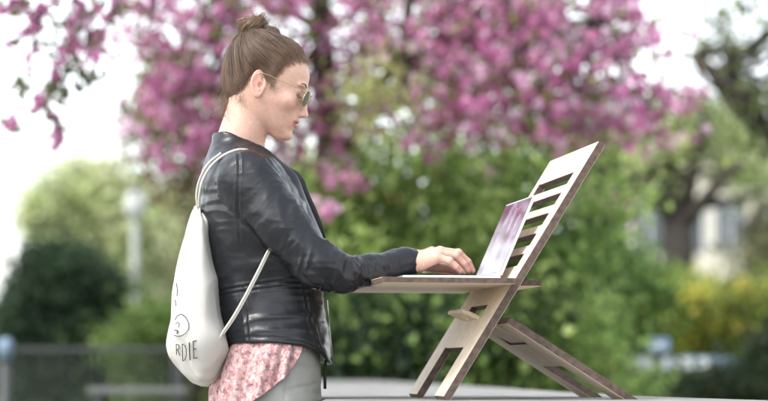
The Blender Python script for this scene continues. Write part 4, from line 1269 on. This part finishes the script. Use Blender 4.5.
tree('evergreen_tree', 'dark dense evergreen behind the metal fence', 'tree', G(62, 19),
     [E(55, 275, 19, .33, .5, .25, 1), E(85, 290, 19, .33, .5, .28, 1), E(35, 310, 19, .30, .5, .27, 1), E(70, 335, 19, .48, .6, .25, 1.2), E(15, 335, 19, .15, .3, .2, .4), E(110, 330, 19, .2, .4, .25, .6), E(60, 375, 19, .5, .5, .2, .8)],
     620, 34, .09, .06, DARK, trunk=[G(62, 19), at(62, 330, 19), at(62, 280, 19)], tr=.07)

# ---- right-hand trees
tree('park_tree', 'mature tree with thick dark forked trunk and pale spring leaves', 'tree', G(680, 26),
     [E(640, 150, 26, .70, .9, .36, 1.3), E(700, 125, 26, .8, .9, .28, 1.1), E(745, 165, 26, .7, .8, .36, 1), E(620, 190, 26, .3, .7, .22, .4)],
     270, 20, .14, .09, PALE, trunk=[G(679, 26), at(679, 300, 26), at(678, 240, 25.8), at(676, 205, 26), at(668, 170, 26), at(655, 120, 26)], tr=.23, nbr=24, shell=.3)
def add_limbs():
    root = [o for o in C.objects if o.name == 'park_tree'][0]; base = np.array(root.location)
    mb = MB()
    for pts, r in (([(678,232),(700,205),(722,180),(745,160)], .11), ([(676,225),(655,195),(635,178),(615,170)], .10), ([(684,215),(692,180),(700,140),(705,110)], .09), ([(700,205),(735,200),(768,190)], .07)):
        mb.tube([at(a, b, 25.9 - .22*i)-base for i, (a, b) in enumerate(pts)], [r*(1-.6*i/(len(pts)-1)) for i in range(len(pts))], 8)
    mb.build('limb', M['bark'], root, smooth=True)
add_limbs()

tree('leaning_tree', 'dark limbed leafy tree reaching in at the top right corner', 'tree', G(860, 15),
     [E(740, 45, 15, .28, .5, .10, .7), E(770, 90, 15, .35, .5, .22, 1.2), E(735, 12, 15, .22, .4, .08, .5), E(790, 40, 15, .3, .5, .3, 1), E(745, 105, 15, .24, .4, .12, .6), E(765, 140, 15, .2, .3, .15, .5), E(830, 90, 15, .5, .5, .5, 1)],
     105, 20, .07, .055, [(.12, .15, .05), (.05, .07, .03), (.24, .29, .11), (.07, .09, .04)], trunk=[G(860, 15), at(850, 250, 15), at(815, 165, 15), at(768, 128, 15), at(738, 100, 15), at(715, 72, 15), at(692, 55, 15)], tr=.085, shell=.3)
tree('rear_tree', 'hazy olive green tree in front of the pale building', 'tree', G(750, 32),
     [E(775, 250, 32, .5, 1, .5, 1), E(810, 200, 32, .8, 1, .9, 1)], 120, 20, .2, .12, [(.20, .21, .10), (.27, .26, .15), (.15, .16, .08)],
     trunk=[G(752, 32), at(752, 300, 32), at(750, 220, 32)], tr=.15)
tree('pinkish_tree', 'slender tree with dusty pink young leaves right of the desk', 'tree', G(608, 20),
     [E(606, 215, 20, .18, .4, .3, 1), E(600, 260, 20, .2, .4, .25, .8), E(612, 165, 20, .2, .3, .2, .6), E(590, 240, 20, .12, .3, .2, .4)], 90, 20, .09, .06, [(.45, .30, .28), (.36, .24, .20), (.28, .27, .14)],
     trunk=[G(608, 20), at(608, 300, 20), at(606, 220, 20)], tr=.10)

def flowers(colr, k, spots, size):
    def ex(root, base, cl):
        q = cl[(cl[:, 1] < np.median(cl[:, 1]) + .1)]; m = RNG.choice(len(q), min(len(q), k//14), replace=False); q = q[m]
        P = np.repeat(q, 14, 0) + RNG.normal(0, .045, (len(q)*14, 3)) - np.array([0, .08, 0]); n = len(P)
        V, F, Cc = leaves(P-base, size, np.tile(colr, (n, 1))*(.8 + .4*RNG.random((n, 1))), .9)
        link('flowers', mesh_np('flowers', V, F, Cc), M['petal'], root, smooth=False)
    return ex
YS = 18.0
tree('yellow_bush', 'flowering bush with bright yellow blooms beside the small blue sign', 'bush', G(655, YS),
     [E(650, 320, YS, .30, .4, .26, 1), E(680, 305, YS, .30, .4, .26, 1), E(640, 360, YS, .35, .4, .2, .6)], 260, 26, .08, .055, [(.28, .36, .08), (.38, .43, .11), (.18, .24, .06)],
     trunk=[G(655, YS), at(655, 340, YS), at(657, 300, YS)], tr=.03, extra=flowers((.66, .56, .10), 620, [(648,330,17.55),(652,322,17.55),(645,338,17.5),(676,330,17.6),(700,332,17.6),(668,300,17.6),(672,283,17.6),(684,290,17.6),(690,318,17.6)], .05))
tree('yellow_bush', 'taller dark bush flecked with yellow flowers at the right edge', 'bush', G(735, YS+.5),
     [E(720, 330, YS+.5, .42, .5, .26, 1), E(765, 315, YS+.5, .4, .5, .3, 1), E(735, 305, YS+.5, .3, .4, .18, .5), E(740, 360, YS+.5, .5, .5, .2, .8)], 420, 28, .08, .055, [(.24, .30, .06), (.34, .38, .09), (.12, .16, .045)],
     trunk=[G(735, YS+.5), at(735, 340, YS+.5), at(737, 300, YS+.5)], tr=.03, extra=flowers((.62, .54, .12), 420, [(744,298,17.9),(748,303,17.9),(722,290,17.9),(716,315,18),(765,325,17.9),(735,345,18),(706,290,18),(758,285,18)], .05))
tree('dark_bush', 'dark green bush at the bottom right corner', 'bush', G(735, 14),
     [E(745, 388, 13.6, .24, .4, .14, 1), E(790, 365, 13.6, .3, .4, .25, 1), E(708, 398, 13.6, .16, .3, .1, .5)], 240, 26, .07, .05, DARK + [(.05, .06, .025)], trunk=[G(740, 14), at(740, 380, 14)], tr=.03)
tree('hedge', 'low clipped green hedge under the blue fence panels', 'hedge', G(650, 14.0),
     [E(620, 395, 14.0, .3, .3, .05, 1), E(660, 396, 14.0, .3, .3, .05, 1), E(700, 395, 14.0, .3, .3, .05, 1), E(660, 425, 14.0, .8, .3, .25, 3)], 420, 24, .06, .045, GREEN + DARK[1:2])

# ================================================================== STRUCTURES
def build_background():
    # ground
    mb = MB(); mb.add([(-400, -60, 0), (400, -60, 0), (400, 900, 0), (-400, 900, 0)], [(0, 1, 2, 3)])
    g = mat('grass_ground', (.07, .10, .035), .95, noise=.5, nscale=1.2); tag(mb.build('ground', g), kind='structure')
    mb = MB(); mb.add([(-60, -20, .004), (60, -20, .004), (60, 9.4, .004), (-60, 9.4, .004)], [(0, 1, 2, 3)])
    p = mat('paving', (.25, .24, .22), .9, noise=.25, nscale=3); tag(mb.build('paved_path', p), kind='structure')
    # fence at left
    Y = 14.0; zt = at(60, 347, Y)[2]; xr = at(178, 350, Y)[0]; xl = -5.0
    root = empty('metal_fence', ((xl+xr)/2, Y, 0)); o = np.array([(xl+xr)/2, Y, 0]); tag(root, 'grey metal park fence with close upright bars at lower left', 'fence')
    mb = MB(); mb.box(np.array([xl, Y-.02, zt-.025])-o, np.array([xr, Y+.02, zt])-o); mb.build('rail', M['metal_dark'], root)
    mb = MB(); mb.box(np.array([xl, Y-.02, .12])-o, np.array([xr, Y+.02, .155])-o); mb.build('rail', M['grey_metal'], root)
    mb = MB(); x = xl + .05
    while x < xr: mb.tube([np.array([x, Y, .14])-o, np.array([x, Y, zt-.02])-o], .008, 6); x += .06
    mb.build('bars', M['metal_dark'], root)
    x = xr
    while x > xl: 
        mb = MB(); mb.box(np.array([x-.03, Y-.03, 0])-o, np.array([x+.03, Y+.03, zt+.02])-o); mb.build('post', M['metal_dark'], root, bevel=.004); x -= 1.6
    # street lamp
    Yl = 23.0; b = at(134, 367, Yl); top = at(134, 205, Yl)[2]
    root = empty('street_lamp', (b[0], Yl, 0)); tag(root, 'pale street lamp with round globe in front of the light green tree', 'street lamp')
    mb = MB(); mb.tube([(0,0,0),(0,0,.5)], .07, 14); mb.tube([(0,0,.5),(0,0,top-.12)], [.05, .04], 14); mb.build('pole', mat('pole', (.26, .28, .25), .7), root, smooth=True)
    bm = MB(); n = 10
    P = [(0, 0, top - .16*math.cos(math.pi*i/n)) for i in range(n+1)]; bm.tube(P, [max(.01, .11*math.sin(math.pi*i/n)) for i in range(n+1)], 16); bm.build('globe', M['lampglass'], root, smooth=True)
    mb = MB(); mb.tube([(0,0,top+.15),(0,0,top+.2)], [.09, .03], 14); mb.build('cap', M['grey_metal'], root, smooth=True)
    # bins / bench at lower left
    b = at(165, 390, 12.5); root = empty('park_bench', (b[0], 12.5, 0)); tag(root, 'light grey slatted bench beyond the fence, low at the left of the woman', 'bench')
    zz = at(165, 388, 12.5)[2]; w = .13
    for k in range(3):
        mb = MB(); mb.box((-w*3, -.2+.13*k, zz-.03), (w, -.1+.13*k, zz)); mb.build('slat', M['grey_metal'], root, bevel=.004)
    for sx in (-w*2.6, w*.6):
        mb = MB(); mb.box((sx-.025, -.18, 0), (sx+.025, .14, zz-.032)); mb.build('leg', M['metal_dark'], root, bevel=.004)
    # parked bicycle-like blurred shapes at far left: a blue bollard
    b = at(6, 350, 13.2); root = empty('bollard', (b[0], 13.2, 0)); zz = at(6, 338, 13.2)[2]; tag(root, 'blue topped bollard at the extreme lower left', 'bollard')
    mb = MB(); mb.tube([(0,0,0),(0,0,zz-.12)], .03, 12); mb.build('post', M['metal_dark'], root, smooth=True)
    mb = MB(); mb.tube([(0,0,zz-.119),(0,0,zz-.02),(0,0,zz)], [.042, .042, .02], 12); mb.build('cap', M['bench'], root, smooth=True)
    # blue grey fence panels at right with pale boards
    Yb = 14.6; z0, z1 = at(650, 371, Yb)[2], at(650, 356, Yb)[2]; xa, xb = at(588, 360, Yb)[0], at(740, 360, Yb)[0]
    root = empty('low_barrier', ((xa+xb)/2, Yb, 0)); o = np.array([(xa+xb)/2, Yb, 0]); tag(root, 'low blue grey barrier with pale boards fixed to it, right background', 'barrier')
    mb = MB(); mb.box(np.array([xa, Yb-.02, z0])-o, np.array([xb, Yb+.02, z1])-o); mb.build('panel', M['bench'], root, bevel=.004)
    for a, c in ((632, 652), (655, 668), (673, 692), (698, 710)):
        p0, p1 = at(a, 369, Yb), at(c, 358, Yb); mb = MB(); mb.box((p0[0]-o[0], -.035, p0[2]), (p1[0]-o[0], -.023, p1[2])); mb.build('board', M['white'], root)
    for a in (592, 640, 688, 736):
        p = at(a, 360, Yb)[0]; mb = MB(); mb.box((p-.02-o[0], .021, 0), (p+.02-o[0], .06, z1)); mb.build('post', M['metal_dark'], root)
    # blue sign
    Yq = 14.4; p0, p1 = at(648, 351, Yq), at(669, 338, Yq); xc = (p0[0]+p1[0])/2
    root = empty('sign', (xc, Yq, 0)); tag(root, 'small blue and white sign on a post above the low barrier', 'sign')
    mb = MB(); mb.box((-.018, -.0, 0), (.018, .02, p1[2]-.02)); mb.build('post', M['metal_dark'], root)
    mb = MB(); w = (p1[0]-p0[0])/2; mb.box((-w, -.012, p0[2]), (w, -.002, p1[2])); mb.build('sign_board', M['signblue'], root)
    mb = MB(); mb.box((-w*.8, -.016, p0[2]+.025), (w*.5, -.0125, p0[2]+.045)); mb.build('white_band', M['white'], root)
    # pale building
    Yc = 60.0; x0, x1 = at(588, 200, Yc)[0], at(790, 200, Yc)[0]; ztop = at(680, 118, Yc)[2]
    root = empty('building', ((x0+x1)/2, Yc, 0)); o = np.array([(x0+x1)/2, Yc, 0]); tag(root, 'pale cream rendered building behind the trees on the right', 'building')
    wall = mat('render_wall', (.62, .57, .48), .9, noise=.1, nscale=2); mb = MB(); mb.box(np.array([x0, Yc, 0])-o, np.array([x1, Yc+8, ztop])-o); mb.build('wall', wall, root)
    mb = MB(); mb.add([np.array(q)-o for q in ((x0-.3, Yc-.3, ztop), (x1+.3, Yc-.3, ztop), (x1+.3, Yc+8.3, ztop), (x0-.3, Yc+8.3, ztop), (x0+.4, Yc+2.5, ztop+.9), (x1-.4, Yc+2.5, ztop+.9))],
                      [(0,1,5,4), (1,2,5), (2,3,4,5), (3,0,4), (3,2,1,0)]); mb.build('roof', mat('roof', (.30, .32, .34), .7), root)
    nx = 5
    for r in range(2):
        for k in range(nx):
            xx = x0 + (x1-x0)*(k+.5)/nx; zz = 1.0 + r*2.9
            mb = MB(); mb.box(np.array([xx-.38, Yc-.03, zz])-o, np.array([xx+.38, Yc-.004, zz+1.4])-o); w = mb.build('window', mat('glass', (.06, .07, .08), .15) if 'glass' not in bpy.data.materials else bpy.data.materials['glass'], root)
            mb = MB()
            for a in (-.40, -.02, .36): mb.box(np.array([xx+a, Yc-.06, zz-.04])-o, np.array([xx+a+.04, Yc-.031, zz+1.44])-o)
            mb.build('frame', M['white'], w)
    # hedge line far away closing the view
    c = []
    for k, (px, py, rr) in enumerate(((230,330,2.0),(330,310,2.4),(430,300,2.6),(530,300,2.4),(575,320,2.0),(30,345,1.8),(140,345,2.0),(720,356,1.6))):
        lb = ['far dark tree behind the woman', 'far green tree behind the worktop left end', 'far green tree behind the laptop', 'far green tree behind the panel', 'far green tree right of the panel foot',
              'far green tree left of the evergreen', 'far green tree behind the lamp post', 'far green tree under the building', 'far tree beyond the left frame edge', 'far tree beyond the right frame edge'][k]
        p = at(px, py, 44 + 2*(k % 3)); tree('distant_tree', lb, 'tree', (p[0], p[1], 0), [((p[0], p[1], p[2]*.9), (rr, 1.5, max(.8, p[2]*.55)), 1), ((p[0], p[1], .9), (rr*1.1, 1.5, 1.0), .8)], 200, 22, .30, .22,
             [(.15, .21, .08), (.20, .27, .10), (.11, .16, .06)], trunk=[(p[0], p[1], 0), (p[0], p[1], p[2])], tr=.15, group='trees in the far background', nbr=8)
build_background()

# ================================================================== LIGHT, CAMERA
def lighting():
    w = bpy.data.worlds.new('World'); bpy.context.scene.world = w; w.use_nodes = True
    N = w.node_tree; bg = N.nodes['Background']
    sk = N.nodes.new('ShaderNodeTexSky'); sk.sky_type = 'NISHITA'; sk.sun_disc = False
    el, rot = D2R(52), D2R(-125)
    sk.sun_elevation = el; sk.sun_rotation = rot; sk.air_density = 1.0; sk.dust_density = 1.5; sk.ozone_density = 1.0
    hs = N.nodes.new('ShaderNodeHueSaturation'); hs.inputs['Saturation'].default_value = .28
    N.links.new(sk.outputs[0], hs.inputs['Color']); N.links.new(hs.outputs[0], bg.inputs['Color'])
    bg.inputs['Strength'].default_value = .15
    s = bpy.data.lights.new('sun', 'SUN'); s.energy = 1.0; s.angle = D2R(16); s.color = (1, .96, .9)
    o = bpy.data.objects.new('sun', s); C.objects.link(o)
    # direction to the sun: rotation measured clockwise from +Y in Blender's sky
    d = np.array([math.sin(rot)*math.cos(el), math.cos(rot)*math.cos(el), math.sin(el)])
    from mathutils import Vector
    o.rotation_euler = Vector(d).to_track_quat('Z', 'Y').to_euler(); o.location = (-3, -3, 8)
lighting()
cam = bpy.data.cameras.new('camera'); co = bpy.data.objects.new('camera', cam); C.objects.link(co)
co.location = (0, 0, CAMZ); co.rotation_euler = (math.pi/2 + TAU, 0, 0)
cam.lens = 110; cam.sensor_width = 36; cam.clip_end = 2000
cam.dof.use_dof = True; cam.dof.focus_distance = 4.68; cam.dof.aperture_fstop = 2.9
S = bpy.context.scene; S.camera = co
S.view_settings.view_transform = 'Standard'; S.view_settings.look = 'None'; S.view_settings.exposure = 1.78; S.view_settings.gamma = 1
S.view_settings.use_curve_mapping = False
